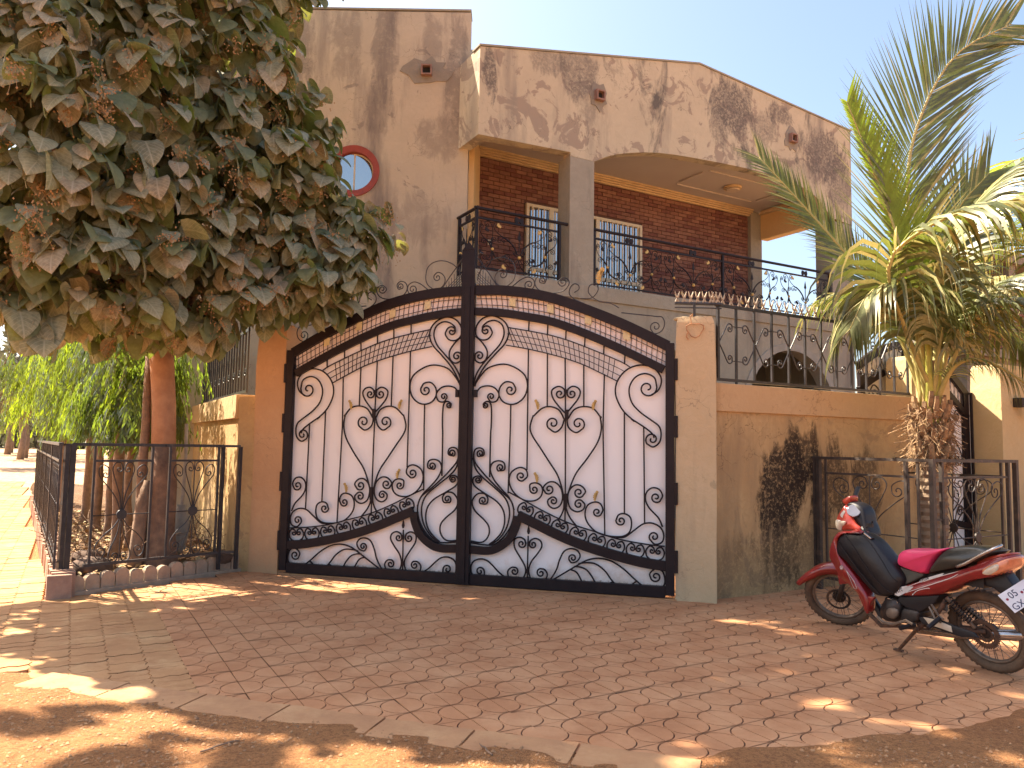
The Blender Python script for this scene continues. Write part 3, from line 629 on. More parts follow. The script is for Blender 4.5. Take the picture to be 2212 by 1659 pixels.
def build_leaf(mir, label, part_of=None):
    mx = (lambda p: (2*GC-p[0], p[1])) if mir else (lambda p: (p[0], p[1]))
    def W(p, d=0): q = mx(p); return gp(q[0], q[1], d)
    root = thing('gate_leaf', label, 'gate', W((GC*.5, 0)), 'two leaves of the large gate')
    root['label'] = label
    fr = MB(); dz = .028
    def strip(poly, w, d0=-.012, d1=.04, b=fr):        # rectangular section bar following a curve
        k = len(poly); rg = []
        for i, p in enumerate(poly):
            t = (poly[min(i+1, k-1)]-poly[max(i-1, 0)]).normalized(); nn = Vector((-t.y, t.x))*w/2
            rg.append([W(p+nn, d1), W(p-nn, d1), W(p-nn, d0), W(p+nn, d0)])
        b.loft(rg)
    strip([Vector((.045, .045)), Vector((.045, 2.57))], .088, -.02, .05)                    # hinge stile
    strip([Vector((GC-.037, .03)), Vector((GC-.037, 3.28))], .062, -.02, .045)              # meeting stile
    strip([Vector((.09, .075)), Vector((GC-.068, .075))], .11, -.015, .042)                   # bottom rail
    strip(arcO, .105, -.016, .041); strip(arcI, .085, -.014, .038); 
    strip(sill, .098, -.013, .039); strip(drop, .085, -.0125, .036)
    fr.build('frame', m_iron, root, fixn=True, bevel=.004)
    # sheet behind
    pts = [Vector((.03, .03))]+[p+Vector((0, -.02)) for p in arcO]+[Vector((GC-.02, .03))]
    sh = MB(); P = [W(p, -.028) for p in pts]; sh.prism(P, -GN*.004); sh.build('sheet_panel', m_sheet, root)
    pb = arcO+arcI[::-1]; sh = MB(); sh.prism([W(p, -.020) for p in pb], -GN*.004); sh.build('band_panel', m_band_sheet, root)
    for kind, pts, r in curves:
        b = MB(); b.tube([W(p, .010) for p in pts], r, 6, ref=GN, flat=.9)
        b.build(kind, m_iron, root, smooth=False)
    b = MB()
    for poly, r in curves_lat: b.tube([W(p, .008) for p in poly], r, 4, ref=GN)
    b.build('lattice', m_iron, root)
    b = MB()
    for poly, r in band: b.tube([W(p, -.008) for p in poly], r, 4, ref=GN)
    b.build('band_mesh', m_iron, root)
    for x, y in [(515,888), (812,742), (1118,628), (1440,550)]:
        c = Vector(Uc(x, y)); b = MB(); b.prism([W(c+Vector(p), .002) for p in [(-.036,-.055),(.036,-.035),(.038,.05),(-.034,.035)]], GN*.004); b.build('yellow_plate', m_yplate, root)
    for (x, y), fl, fn in [((740,1465), 1, Uc), ((1187,1462), -1, Uc), ((650,640), 1, Lc), ((1090,520), -1, Lc)]:
        c = Vector(fn(x, y)); acanth(lambda q, d: W((c.x+q[0]*fl, c.y+q[1]), d), .105 if fn == Lc else .105, root, fl if fn == Uc else -fl*1)
    # collars where scrolls meet
    for x, y, w, h in [(958,1345,.03,.035), (948,1545,.035,.10)]: c = Vector(Uc(x, y)); b = MB(); b.box(W((c.x-w/2, c.y-h/2), -.004), (GD if not mir else -GD)*w, GN*.026, (0, 0, h)); b.build('collar', m_iron, root)
    for x, y, w, h in [(864,690,.03,.14), (1134,1065,.02,.05), (1132,1290,.02,.045), (962,20,.0,.0)]:
        c = Vector(Lc(x, y)); 
        if w: b = MB(); b.box(W((c.x-w/2, c.y-h/2), -.004), (GD if not mir else -GD)*w, GN*.026, (0, 0, h)); b.build('collar', m_iron, root)
    c = Vector(Lc(1137, 965)); b = MB(); q = [(-.0, .075), (-.016, .0), (-.006, -.03), (.006, -.03), (.016, .0)]; b.prism([W((c.x+a, c.y+z), .002) for a, z in q], GN*.014); b.build('spear_tip', m_iron, root)
    # crest above the arch
    cb = []
    def cs(e1, pts, e2, tn=1.2): cb.append(scroll(e1, pts, e2, tn))
    cs(None, Ucs(1500,412,1440,360,1425,290,1445,205,1510,155,1600,148,1690,190,1745,270,1755,330), None)
    cs(None, Ucs(1550,405,1590,365,1602,310,1575,265,1535,252,1505,275), Uc(1532,298))
    cs(Uc(1303,408), Ucs(1330,435,1285,452,1258,415,1270,365,1320,340,1380,360,1430,400,1475,430), None)
    cs(Uc(1190,380), Ucs(1212,398,1175,405,1162,365,1195,335,1240,350,1255,400,1225,455,1150,490,1080,498,1010,480,975,430,985,388,1030,372,1065,405,1045,438), Uc(1027,408))
    cs(None, Ucs(930,505,895,480,900,445,935,432,965,465,968,515,930,560,860,600,790,640), None)
    cs(Uc(305,830), Ucs(340,850,310,885,262,865,243,810,262,755,310,745,420,725,560,700), None)
    cs(None, Ucs(1575,400,1640,300,1700,215,1745,150,1765,120,1745,85,1720,95), None)
    for P in cb:
        b = MB(); b.tube([W(p, .01) for p in P], .0062, 5, ref=GN); b.build('crest_scroll', m_iron2, root)
    b = MB()
    A, B_, Cc = Vector(Uc(1590,400)), Vector(Uc(1758,400)), Vector(Uc(1758,170))
    for i in range(1, 7):
        t = i/7; b.tube([W(A.lerp(Cc, t), .01), W(A.lerp(B_, t)+Vector((.0, 0)), .01)], .004, 4, ref=GN)
        b.tube([W(B_.lerp(A, t), .01), W(B_.lerp(A, t).lerp(Cc, 1-t) if False else Cc.lerp(B_, t) if False else Vector((B_.x, B_.y+(Cc.y-B_.y)*min(1, t*.75))), .01)], .004, 4, ref=GN)
    b.build('crest_lattice', m_iron2, root)
    # hinges on the pillar side
    for z in (2.30, 1.72, 1.05, .38) if True else ():
        b = MB(); b.tube([W((-.012, z-.11), .035), W((-.012, z+.11), .035)], .022, 8); b.box(W((-.02, z-.08), .02), (GD if not mir else -GD)*.05, GN*.022, (0, 0, .16)); b.build('hinge', m_iron, root)
    return root
def acanth(W, h, parent, fl=1):
    outline = [(-.05,-.5),(.08,-.5),(.16,-.36),(.30,-.22),(.20,-.16),(.30,-.02),(.18,0),(.24,.14),(.08,.14),(.0,.26),(-.10,.34),(-.26,.36),(-.40,.30),(-.46,.36),(-.40,.48),(-.24,.52),(-.02,.46),(.02,.46)]
    outline = [(-.05,-.5),(.08,-.5),(.22,-.34),(.13,-.27),(.30,-.16),(.17,-.09),(.28,.04),(.13,.07),(.16,.20),(.0,.32),(-.18,.34),(-.34,.26),(-.44,.36),(-.34,.5),(-.14,.52),(-.06,.42),(-.22,.16),(-.20,-.05),(-.12,-.28)]
    b = MB(); P = [W((x*h*.8, y*h), .012) for x, y in outline]; b.prism(P, GN*.008)
    b.tube([W((x*h*.8, y*h), .024) for x, y in [(0,-.48),(.02,-.2),(-.02,.05),(-.1,.25),(-.28,.38)]], .006, 5)
    b.build('gold_leaf', m_gold, parent, fixn=True)
gl = build_leaf(False, 'left leaf of the big white sheeted gate with black scrollwork')
gr = build_leaf(True, 'right leaf of the big white sheeted gate with black scrollwork')
# cover post in the middle belongs to the left leaf
b = MB(); b.box(gp(GC-.075, .02, .046), GD*.15, GN*.022, (0, 0, 3.62)); P = [gp(GC-.075, 3.64, .046), gp(GC+.075, 3.64, .046), gp(GC, 3.735, .046)]; b.prism(P, GN*.022); b.build('cover_post', m_iron, gl, bevel=.004)
b = MB(); b.box(gp(GC-.030, .05, .068), GD*.062, GN*.012, (0, 0, 3.18)); b.build('cover_strip', m_iron, gl, bevel=.003)
for dx in (-.125, .085): 
    b = MB(); b.box(gp(GC+dx-.0, 2.02, .012), GD*.035, GN*.04, (0, 0, .08)); b.build('bracket', m_iron, gl)
# tall gold leaf on the right crest
rc = Vector((2*GC-Uc(740, 395)[0], Uc(740, 395)[1])); acanth(lambda q, d: gp(rc.x-q[0], rc.y+.02+q[1], d), .17, gr)
lc = Vector(Uc(760, 458)); acanth(lambda q, d: gp(lc.x+q[0], lc.y+q[1], d), .13, gl)
for k, (root, f) in enumerate(((gl, lambda s: s), (gr, lambda s: 2*GC-s))):
    c = Vector(Uc(880, 500)); P = scroll(None, [Vector(Uc(*p)) for p in [(880,500+60),(790,560),(745,500),(760,450),(810,455),(815,520),(740,590),(640,620),(580,660)]], None)
    b = MB(); b.tube([gp(f(p.x), p.y, .01) for p in P], .006, 5, ref=GN); b.build('crest_scroll', m_iron2, root)
# small threshold shadow gap strip
b = MB(); b.box(gp(-.02, -.05, .03), GD*4.47, -GN*.10, (0, 0, .062)); th = b.build('gate_threshold', m_kerb, None); tag(th, 'low concrete sill under the white double gate', 'threshold')

# ================= FENCES OVER THE WALLS =================
def spike_cross(b, P, s=1.0):
    # two crossed leaf blades
    for sg in (-1, 1):
        c = P; t = UD*sg*.03*s; up = Vector((0, 0, 1))
        b.prism([c-t*1.1-up*.02*s, c-t*.6-up*.03*s, c+t*.9+up*.045*s, c+t*1.15+up*.10*s, c+t*.45+up*.06*s], VD*.008)
m_spike = simple('pale_spikes', (.50,.40,.28), (.36,.28,.19), 30, .6)
wf = thing('wall_railing', 'iron railing with scrolls and pale spikes on the ochre wall right of the gate', 'railing', rwp(0, .08, 2.18))
def WR(s, z, d=0): return rwp(s, .09-d, z)
b = MB(); b.box(WR(.07, 2.215, .012), UD*3.3, VD*.024, (0, 0, .03)); b.box(WR(.07, 3.0, .012), UD*3.3, VD*.024, (0, 0, .03)); b.build('rail', m_iron2, wf)
for k in range(13):
    s = .09+k*.27; b = MB(); w = .03 if k == 0 else .022; b.box(WR(s, 2.245, w/2), UD*w, VD*w, (0, 0, .76)); b.build('baluster', m_iron2, wf)
for k in range(3): b = MB(); b.box(WR(.36+k*1.2, 2.15, .01), UD*.02, VD*.02, (0, 0, .07)); b.build('foot', m_iron2, wf)
for k in range(6):
    s0 = .12+k*.54
    for sg in (1, -1):
        z0 = 2.62
        L = scroll(None, [(s0, z0), (s0+.07, z0+sg*.11), (s0+.13, z0+sg*.205), (s0+.185, z0+sg*.20), (s0+.19, z0+sg*.155)], (s0+.155, z0+sg*.155), 1.1)
        Rr = [Vector((2*(s0+.27)-p.x, p.y)) for p in L]
        for P in (L, Rr): b = MB(); b.tube([WR(p.x, p.y, 0) for p in P], .0075, 5, ref=VD); b.build('scroll', m_iron2, wf)
        b = MB(); b.tube([WR(s0+.19, z0+sg*.185), WR(s0+.35, z0+sg*.185)], .006, 5); b.build('link_bar', m_iron2, wf)
for k in range(27):
    b = MB(); spike_cross(b, WR(.06+k*.122, 3.055), 1.0); b.build('spike', m_spike, wf)
sg_ = thing('spiked_bar', 'short spiked iron bar mounted over the gate pillar beside the wall railing', 'spiked bar', gp(4.5, 3.0, -.2))
A0, A1 = gp(4.42, 3.02, -.18), rwp(.12, .05, 3.02)
b = MB(); b.tube([A0, A1], .016, 8); b.tube([gp(4.62, 2.84, -.2), gp(4.62, 3.02, -.2)], .014, 6); b.tube([A0+Vector((0,0,-.045)), A1+Vector((0,0,-.045))], .008, 6); b.build('bar', m_iron2, sg_)
for k in range(7): b = MB(); spike_cross(b, A0.lerp(A1, .06+k*.145)+Vector((0,0,.035)), .95); b.build('spike', m_spike, sg_)

lf = thing('wall_railing', 'dark iron railing on the left orange wall behind the tree leaves', 'railing', lwp(1, .1, 2.06))
def WL(s, z, d=0): return lwp(s, .1-d, z)
b = MB(); b.box(WL(.1, 2.09, .012), VD*6.5, UD*.024, (0, 0, .035)); b.box(WL(.1, 2.84, .012), VD*6.5, UD*.024, (0, 0, .035)); b.build('rail', m_iron2, lf)
for k in range(34):
    b = MB(); b.box(WL(.1+k*.19, 2.12, .01), VD*.02, UD*.02, (0, 0, .86)); b.build('baluster', m_iron2, lf)
for k in range(16):
    s0 = .2+k*.38; P = scroll((s0+.04, 2.34), [(s0, 2.34), (s0+.04, 2.39), (s0+.1, 2.36), (s0+.14, 2.44), (s0+.17, 2.56), (s0+.12, 2.62)], (s0+.11, 2.58), 1)
    b = MB(); b.tube([WL(p.x, p.y) for p in P], .007, 5); b.build('scroll', m_iron2, lf)

# ================= PANEL FENCES WITH SPIDER SCROLLS =================
def spider_panel(P0, ex, w, z0, z1, parent, mat, nn, thin=.0065, sparse=False):
    """scroll panel; P0 lower left ground point, ex unit vector along"""
    def F(s, z): return Vector((P0.x, P0.y, 0))+ex*s+Vector((0, 0, z))
    ztop = z1-.16; H = ztop-z0; cx, cz = w*.5, z0+H*.47
    b = MB(); b.box(F(.0, z0)+nn*.01, ex*.022, -nn*.022, (0, 0, z1-z0)); b.build('stile', mat, parent)
    b = MB(); b.box(F(w-.022, z0)+nn*.01, ex*.022, -nn*.022, (0, 0, z1-z0)); b.build('stile', mat, parent)
    b = MB(); b.box(F(.022, ztop)+nn*.009, ex*(w-.044), -nn*.02, (0, 0, .022)); b.build('cross_bar', mat, parent)
    b = MB(); b.disc(F(cx, cz)-nn*.008, nn, .052, .022, 18); b.build('hub', mat, parent, bevel=.004)
    sx, sz = w/2, H/2; a = w*.5-.035
    def add(e1, p, e2, t=1.1):
        P = scroll(e1, p, e2, t); bb = MB(); bb.tube([F(q.x, q.y) for q in P], thin, 5, ref=nn); bb.build('scroll', mat, parent)
    for m in (-1, 1):
        X = lambda x: cx+m*x*w; Zt = lambda z: cz+z*H
        add(None, [(X(.02), Zt(.03)), (X(.10), Zt(.16)), (X(.24), Zt(.28)), (X(.38), Zt(.38)), (X(.40), Zt(.46)), (X(.33), Zt(.50)), (X(.24), Zt(.46)), (X(.23), Zt(.40))], (X(.29), Zt(.405)))
        add(None, [(X(.01), Zt(.04)), (X(.05), Zt(.20)), (X(.14), Zt(.36)), (X(.18), Zt(.46)), (X(.13), Zt(.52)), (X(.05), Zt(.515)), (X(.02), Zt(.46))], (X(.075), Zt(.455)))
        add(None, [(X(.02), Zt(-.03)), (X(.12), Zt(-.12)), (X(.28), Zt(-.20)), (X(.40), Zt(-.30)), (X(.39), Zt(-.40)), (X(.30), Zt(-.43)), (X(.24), Zt(-.37))], (X(.31), Zt(-.355)))
        add(None, [(X(.01), Zt(-.04)), (X(.06), Zt(-.20)), (X(.15), Zt(-.33)), (X(.18), Zt(-.42)), (X(.13), Zt(-.465)), (X(.05), Zt(-.455)), (X(.02), Zt(-.41))], (X(.08), Zt(-.41)))
        bb = MB(); bb.tube([F(X(.02), cz), F(X(.47), Zt(.0))], thin, 5); bb.build('spoke', mat, parent)
        bb = MB(); bb.tube([F(cx, Zt(.03*m)), F(cx, z0+.01 if m < 0 else ztop)], thin, 5); bb.build('spoke', mat, parent)

# palm enclosure
PA, PB, PCc = V3(3.38, 8.60, 0), V3(4.05, 7.43, 0), V3(5.32, 8.15, 0)
pf = thing('palm_fence', 'brown iron scroll fence boxed round the coconut palm', 'fence', PB)
def run(P, Q, parent, z0, z1, mat, npan, post=.04, ntop=1):
    ex = (Q-P).normalized(); L = (Q-P).length; nn = Vector((ex.y, -ex.x, 0))
    b = MB(); b.box(P+nn*post/2+V3(0, 0, z1), ex*L, -nn*post, (0, 0, post*.75)); b.build('top_rail', mat, parent)
    b = MB(); b.box(P+nn*post*.4+V3(0, 0, z0), ex*L, -nn*post*.8, (0, 0, post*.7)); b.build('bottom_rail', mat, parent)
    w = L/npan
    for k in range(npan):
        g0 = .14*w if npan > 1 else .1*w
        spider_panel(P+ex*(w*k+g0), ex, w-2*g0, z0+.03, z1, parent, mat, nn)
def post(P, parent, z0, z1, mat, w=.045):
    b = MB(); b.cbox(P+V3(0, 0, (z0+z1)/2), w, w, z1-z0, UD, VD); b.build('post', mat, parent)
m_brown = m_rust
run(PA, PB, pf, .12, 1.41, m_brown, 1); run(PB, PCc, pf, .12, 1.41, m_brown, 1)
PD = PA+(PCc-PB)
run(PD, PCc, pf, .12, 1.41, m_brown, 1)
for P in (PA, PB, PCc, PA.lerp(PB, .04)+V3(.0,0,0)): post(P, pf, -.02, 1.44, m_brown)
post(PA.lerp(PB, .80), pf, -.02, 1.41, m_brown, .032); post(PB.lerp(PCc, .10), pf, -.02, 1.41, m_brown, .034); post(PB.lerp(PCc, .90), pf, -.02, 1.41, m_brown, .034)
b = MB(); b.cbox(PB.lerp(PCc, .12)+V3(0, 0, .84), .07, .045, .06, UD, VD); b.cbox(PB.lerp(PCc, .06)+V3(0, 0, .86), .09, .02, .02, UD, VD); b.build('latch', m_brown, pf)

# planter fence on the left
K0 = V3(-4.30, 7.35, 0); KE = V3(-3.07, 9.23, 0); Kd = (KE-K0).normalized(); Kn = Vector((Kd.y, -Kd.x, 0))
Sd = Vector((-.54, .84, 0)).normalized(); Sn = Vector((-Sd.y, Sd.x, 0))   # side edge direction, Sn points to the path
FP = V3(-4.32, 7.62, 0); FB = V3(-3.275, 8.80, 0); FE = V3(-3.10, 8.86, 0)
pf2 = thing('planter_fence', 'dark iron scroll fence around the tree planter left of the gate', 'fence', FP)
def runz(P, Q, z0a, z1, npan, g=.02):
    ex = (Q-P).normalized(); L = (Q-P).length; nn = Vector((ex.y, -ex.x, 0))
    b = MB(); b.box(P+nn*.02+V3(0, 0, z1), ex*L, -nn*.04, (0, 0, .03)); b.build('top_rail', m_iron2, pf2)
    b = MB(); b.box(P+nn*.016+V3(0, 0, z0a), ex*L, -nn*.032, (0, 0, .028)); b.build('bottom_rail', m_iron2, pf2)
    w = L/npan
    for k in range(npan): spider_panel(P+ex*(w*k+.06*w), ex, w*.88, z0a+.02, z1, pf2, m_iron2, nn, .006)
ex1 = (FE-FP).normalized()
FM = FP.lerp(FB, .1)
runz(FP.lerp(FB, .10), FP.lerp(FB, .53), .235, 1.43, 1); runz(FP.lerp(FB, .585), FB, .235, 1.43, 1)
for z_ in (.235, 1.43): b = MB(); b.box(FP.lerp(FB, .53)+V3(0, 0, z_), (FB-FP)*.055, Vector((-.02, .02, 0)), (0, 0, .028)); b.build('link_bar', m_iron2, pf2); b = MB(); b.box(FB+V3(0, 0, z_), (FE-FB), Vector((-.02, .03, 0)), (0, 0, .028)); b.build('link_bar', m_iron2, pf2)
b = MB(); b.box(FP+V3(0, 0, 1.43), (FB-FP)*.12, Vector((-.02, .02, 0)), (0, 0, .03)); b.build('top_rail', m_iron2, pf2)
b = MB(); b.cbox(FP+V3(0, 0, .82), .052, .045, 1.26, Kd, Kn); b.build('post', m_iron2, pf2); b = MB(); b.cbox(FP-Kd*.055+V3(0, 0, .82), .04, .04, 1.26, Kd, Kn); b.build('post', m_iron2, pf2)
for P in (FB, FE): b = MB(); b.cbox(P+V3(0, 0, .75), .035, .035, 1.38, Kd, Kn); b.build('post', m_iron2, pf2)
# side run receding along the path, five panels of bars with scrolls
S0 = FP-Kd*.11; NS = 5; LS = 1.75
for k in range(NS):
    P = S0+Sd*LS*k; Q = S0+Sd*LS*(k+1)
    b = MB(); b.box(P+Sn*.02+V3(0, 0, 1.43), Sd*LS, -Sn*.04, (0, 0, .03)); b.build('top_rail', m_iron2, pf2)
    for z in (1.27, .30): b = MB(); b.box(P+Sn*.014+V3(0, 0, z), Sd*LS, -Sn*.024, (0, 0, .024)); b.build('cross_bar', m_iron2, pf2)
    for z in (.86,): b = MB(); b.tube([P+V3(0,0,z), Q+V3(0,0,z)], .007, 5); b.build('spoke', m_iron2, pf2)
    for j in range(6):
        b = MB(); b.cbox(P+Sd*(LS*(j+.02)/6)+V3(0, 0, .82), .022, .022, 1.24, Sd, Sn); b.build('baluster', m_iron2, pf2)
    for j in range(5):
        s0 = LS*(j+.5)/6
        for m in (-1, 1):
            C = scroll(None, [(s0, .86), (s0+m*.03, .98), (s0+m*.09, 1.10), (s0+m*.11, 1.2), (s0+m*.05, 1.24)], (s0+m*.055, 1.18), 1.0)
            C2 = scroll(None, [(s0, .84), (s0+m*.03, .70), (s0+m*.10, .55), (s0+m*.11, .42), (s0+m*.05, .37)], (s0+m*.055, .43), 1.0)
            for CC in (C, C2): b = MB(); b.tube([P+Sd*q.x+V3(0, 0, q.y) for q in CC], .0065, 4); b.build('scroll', m_iron2, pf2)
    b = MB(); b.cbox(Q+V3(0, 0, .72), .04, .04, 1.45, Sd, Sn); b.build('post', m_iron2, pf2)
# planter kerb: brick-on-edge along the path, round topped blocks along the drive
pk = thing('planter_kerb', 'low kerb of bricks on edge and round topped blocks round the planter', 'kerb', K0)
nb = 150; bm_ = MB(); bm_.cbox((0, 0, .11), .068, .20, .26); bme = bpy.data.meshes.new('brick'); bme.from_pydata(bm_.v, [], bm_.f); bme.materials.append(m_kbrick)
for k in range(nb):
    r = random.Random(k); p = K0+Sd*(.04+k*.078)-Sn*.10; M4 = Matrix.Translation((p.x+r.uniform(-.006, .006), p.y+r.uniform(-.006, .006), r.uniform(-.018, .012)-.0)) @ Matrix.Rotation(math.atan2(Sd.y, Sd.x)+r.uniform(-.05, .05), 4, 'Z') @ Matrix.Rotation(r.uniform(-.05, .05), 4, 'Y')
    inst('brick', bme, pk, M4)
LK = (KE-K0).length-.12; nbk = 14; wb = LK/nbk
for k in range(nbk):
    r = random.Random(k+50); w = wb-.012; h = .125+r.uniform(-.02, .015)-.02*(k in (2, 6)); pts = []
    P0 = K0+Kd*(.0+.03+wb*k)+Kn*.0
    pts = [(0, -.05), (w, -.05), (w, h)]+[(w/2+w/2*math.cos(t), h+w/2*.95*math.sin(t)) for t in [PI*i/8 for i in range(1, 8)]]+[(0, h)]
    tl = r.uniform(-.02, .02); b = MB(); b.prism([P0+Kd*s+V3(0, 0, z)+Kn*(tl*z) for s, z in pts], -Kn*.07); b.build('edging_block', m_kerb2, pk, bevel=.006)
# footing course in front of the blocks
b = MB(); b.box(K0+Kn*.03-Kd*.05+V3(0, 0, -.04), Kd*(LK+.18), -Kn*.03, (0, 0, .075)); b.build('footing', m_kerb2, pk, bevel=.01)
b = MB(); b.cbox(K0-Kd*.03+Kn*.0+Sn*-.10+V3(0, 0, .10), .10, .21, .24, Sd, Sn); b.build('brick', m_kbrick, pk, bevel=.006)
# planter soil bed with litter
def inpl(x, y):
    q = np.stack([x-K0.x, y-K0.y]); a = q[0]*-Sn.x+q[1]*-Sn.y; c = q[0]*-Kn.x+q[1]*-Kn.y
    ww = (x-L0.x)*UD.x+(y-L0.y)*UD.y; return (a > .16) & (c > .07) & (ww < 0)
gx = np.arange(-16, -2.6, .12); gy = np.arange(7.4, 24, .12); X2, Y2 = np.meshgrid(gx, gy); Z2 = np.where(inpl(X2, Y2), .10+(fbm(X2*2.2, Y2*2.2, 4, 8)-.5)*.14, -.3)
# keep only cells inside
ny, nx = X2.shape; vs = np.stack([X2.ravel(), Y2.ravel(), Z2.ravel()], 1); i_ = np.arange((ny-1)*(nx-1)); r_ = i_//(nx-1); c_ = i_ % (nx-1); a_ = r_*nx+c_
ok = inpl(X2[:-1, :-1], Y2[:-1, :-1]).ravel() | inpl(X2[1:, 1:], Y2[1:, 1:]).ravel(); fs = np.stack([a_, a_+1, a_+nx+1, a_+nx], 1)[ok]
sb = np_mesh('planter_soil', vs, fs, mk_dirt('planter_earth', (.27,.155,.09), (.20,.12,.07), (.14,.09,.055), 1), None, smooth=True); sb['kind'] = 'structure'

# ================= SECOND GATE =================
g2 = thing('gate', 'white sheeted black iron gate between the yellow pillars behind the palm', 'gate', rwp(4.2, .7, 0))
T2 = .47
def W2(s, z, d=0): return rwp(s, T2-d, z)
s2a, s2b = 2.9, 5.27; c2 = 3.9
def arc2(s, zt): t = (s-c2)/(s2b-c2); return zt-(.62*abs(t)**1.9)
b = MB(); pts = [W2(s2a, .05, -.02)]+[W2(s2a+(s2b-s2a)*i/20, arc2(s2a+(s2b-s2a)*i/20, 2.9), -.02) for i in range(21)]+[W2(s2b, .05, -.02)]; b.prism(pts, VD*.004); b.build('sheet_panel', m_sheet, g2)
def strip2(P, w, name='frame'):
    rg = []; 
    for i, (s, z) in enumerate(P):
        a = Vector(P[max(i-1, 0)]); c = Vector(P[min(i+1, len(P)-1)]); t = (c-a).normalized(); n2 = Vector((-t.y, t.x))*w/2
        rg.append([W2(s+n2.x, z+n2.y, .03), W2(s-n2.x, z-n2.y, .03), W2(s-n2.x, z-n2.y, -.018), W2(s+n2.x, z+n2.y, -.018)])
    b = MB(); b.loft(rg); b.build(name, m_iron, g2, fixn=True)
A2 = [s2a+(s2b-s2a)*i/20 for i in range(21)]
strip2([(s, arc2(s, 2.93)) for s in A2], .10); strip2([(s, arc2(s, 2.62)) for s in A2], .08); strip2([(s2b-.05, .05), (s2b-.05, 2.35)], .12); strip2([(s2a+.05, .05), (s2a+.05, 2.5)], .1)
strip2([(c2, .05), (c2, 3.2)], .14); strip2([(s2a, .1), (s2b, .1)], .1); strip2([(c2+.1, .75), (c2+.6, .62), (s2b-.1, .5)], .08)
for i in range(26):
    s = s2a+.06+i*.09; b = MB(); b.tube([W2(s, arc2(s, 2.62), .005), W2(s+.06, arc2(s+.06, 2.93), .005)], .004, 4); b.tube([W2(s+.06, arc2(s+.06, 2.62), .008), W2(s, arc2(s, 2.93), .008)], .004, 4); b.build('lattice_bar', m_iron2, g2)
for m in (1,):
    e = s2b-.12
    for P in (scroll((e-.14, 2.02), [(e-.21, 2.02), (e-.14, 2.10), (e-.04, 2.04), (e-.03, 2.12), (e-.18, 2.24), (e-.36, 2.12), (e-.36, 1.95), (e-.2, 1.7), (e-.06, 1.5), (e-.05, 1.38), (e-.15, 1.33)], (e-.15, 1.41), 1.1),
              scroll(None, [(e-.42, 1.68), (e-.28, 1.58), (e-.2, 1.50), (e-.19, 1.42)], None),
              scroll(None, [(e-.28, 1.56), (e-.28, .8)], None),
              scroll((e-.3, .95), [(e-.38, .95), (e-.3, 1.05), (e-.18, .98), (e-.15, .85), (e-.3, .7), (e-.5, .6)], None, 1.1),
              scroll((e-.12, .7), [(e-.18, .7), (e-.12, .78), (e-.03, .7), (e-.08, .55), (e-.3, .5)], None, 1.1),
              scroll((e-.9, 1.1), [(e-1.0, 1.1), (e-.9, 1.24), (e-.75, 1.1), (e-.8, .9), (e-1, .7)], None, 1.1),
              scroll((s2a+.3, 2.25), [(s2a+.2, 2.25), (s2a+.3, 2.36), (s2a+.43, 2.25), (s2a+.35, 2.1), (s2a+.2, 1.9)], None, 1.1)):
        b = MB(); b.tube([W2(p.x, p.y, .008) for p in P], .009, 5, ref=VD); b.build('scroll', m_iron, g2)
for (sa, w) in ((4.35, .1), (4.62, .12), (4.88, .13)):
    z = arc2(sa, 2.98)+.02; P = scroll((sa, z+w), [(sa-w*.5, z+w), (sa, z+w*1.7), (sa+w*.8, z+w), (sa+w*.4, z+w*.1), (sa-w*.8, z+.02)], None, 1.0)
    b = MB(); b.tube([W2(p.x, p.y) for p in P], .007, 5, ref=VD); b.build('crest_scroll', m_iron2, g2)
b = MB(); b.box(W2(4.72, arc2(4.72, 2.70), .015), UD*.09, VD*.004, (0, 0, .10)); b.build('yellow_plate', m_yplate, g2)
b = MB(); b.tube([W2(s2b+.03, .2, .05), W2(s2b+.03, 2.36, .05)], .02, 8); b.build('hinge_post', m_iron, g2)

# ================= HOUSE =================
hs = thing('house', 'two storey weathered beige house with brick backed balcony behind the gate', 'house', hp(0, 0, 0))
F0 = 4.26                                                   # balcony floor height
def HB(name, mat, u0_, v0_, z0_, du, dv, dz, parent=None, bevel=0):
    b = MB(); b.box(hp(u0_, v0_, z0_), UD*du, VD*dv, (0, 0, dz)); return b.build(name, mat, parent or hs, bevel=bevel)
# roof parapet with shallow arch cut in its lower edge
ul = -2.29; top = [(6.84, 8.50), (2.41, 8.84), (ul, 7.88)]
arch = cr_spline([Vector(p) for p in [(6.18, 6.46), (5.9, 6.68), (5.62, 6.86), (5.14, 6.98), (4.11, 7.05), (2.69, 7.0), (1.39, 6.89), (.46, 6.67), (-.03, 6.44)]], 3)
b = MB(); pts = [(ul, 6.43), (-.53, 6.50), (-.53, 6.44)]+[(p.x, p.y) for p in arch[::-1]]+[(6.84, 6.40)]+top
b.prism([hp(u, 0, z) for u, z in pts], VD*.22); b.build('parapet', m_parapet, hs)
HB('parapet_side', m_house, ul, .222, 6.43, .2, .6, 1.449)
b = MB(); b.prism([hp(ul-.02, -.02, 7.885), hp(ul-.02, .24, 7.885), hp(2.41, .24, 8.845), hp(2.41, -.02, 8.845)], (0, 0, .03)); b.prism([hp(2.41, -.02, 8.845), hp(2.41, .24, 8.845), hp(6.86, .24, 8.505), hp(6.86, -.02, 8.505)], (0, 0, .03)); b.build('coping', m_grey, hs)
HB('column', m_grey, -.53, .005, F0, .50, .36, 2.18); HB('column', m_grey, 6.18, .005, 0, .66, .42, 6.40)
HB('column', m_grey, 5.86, 1.96, F0, .36, .30, 2.80)
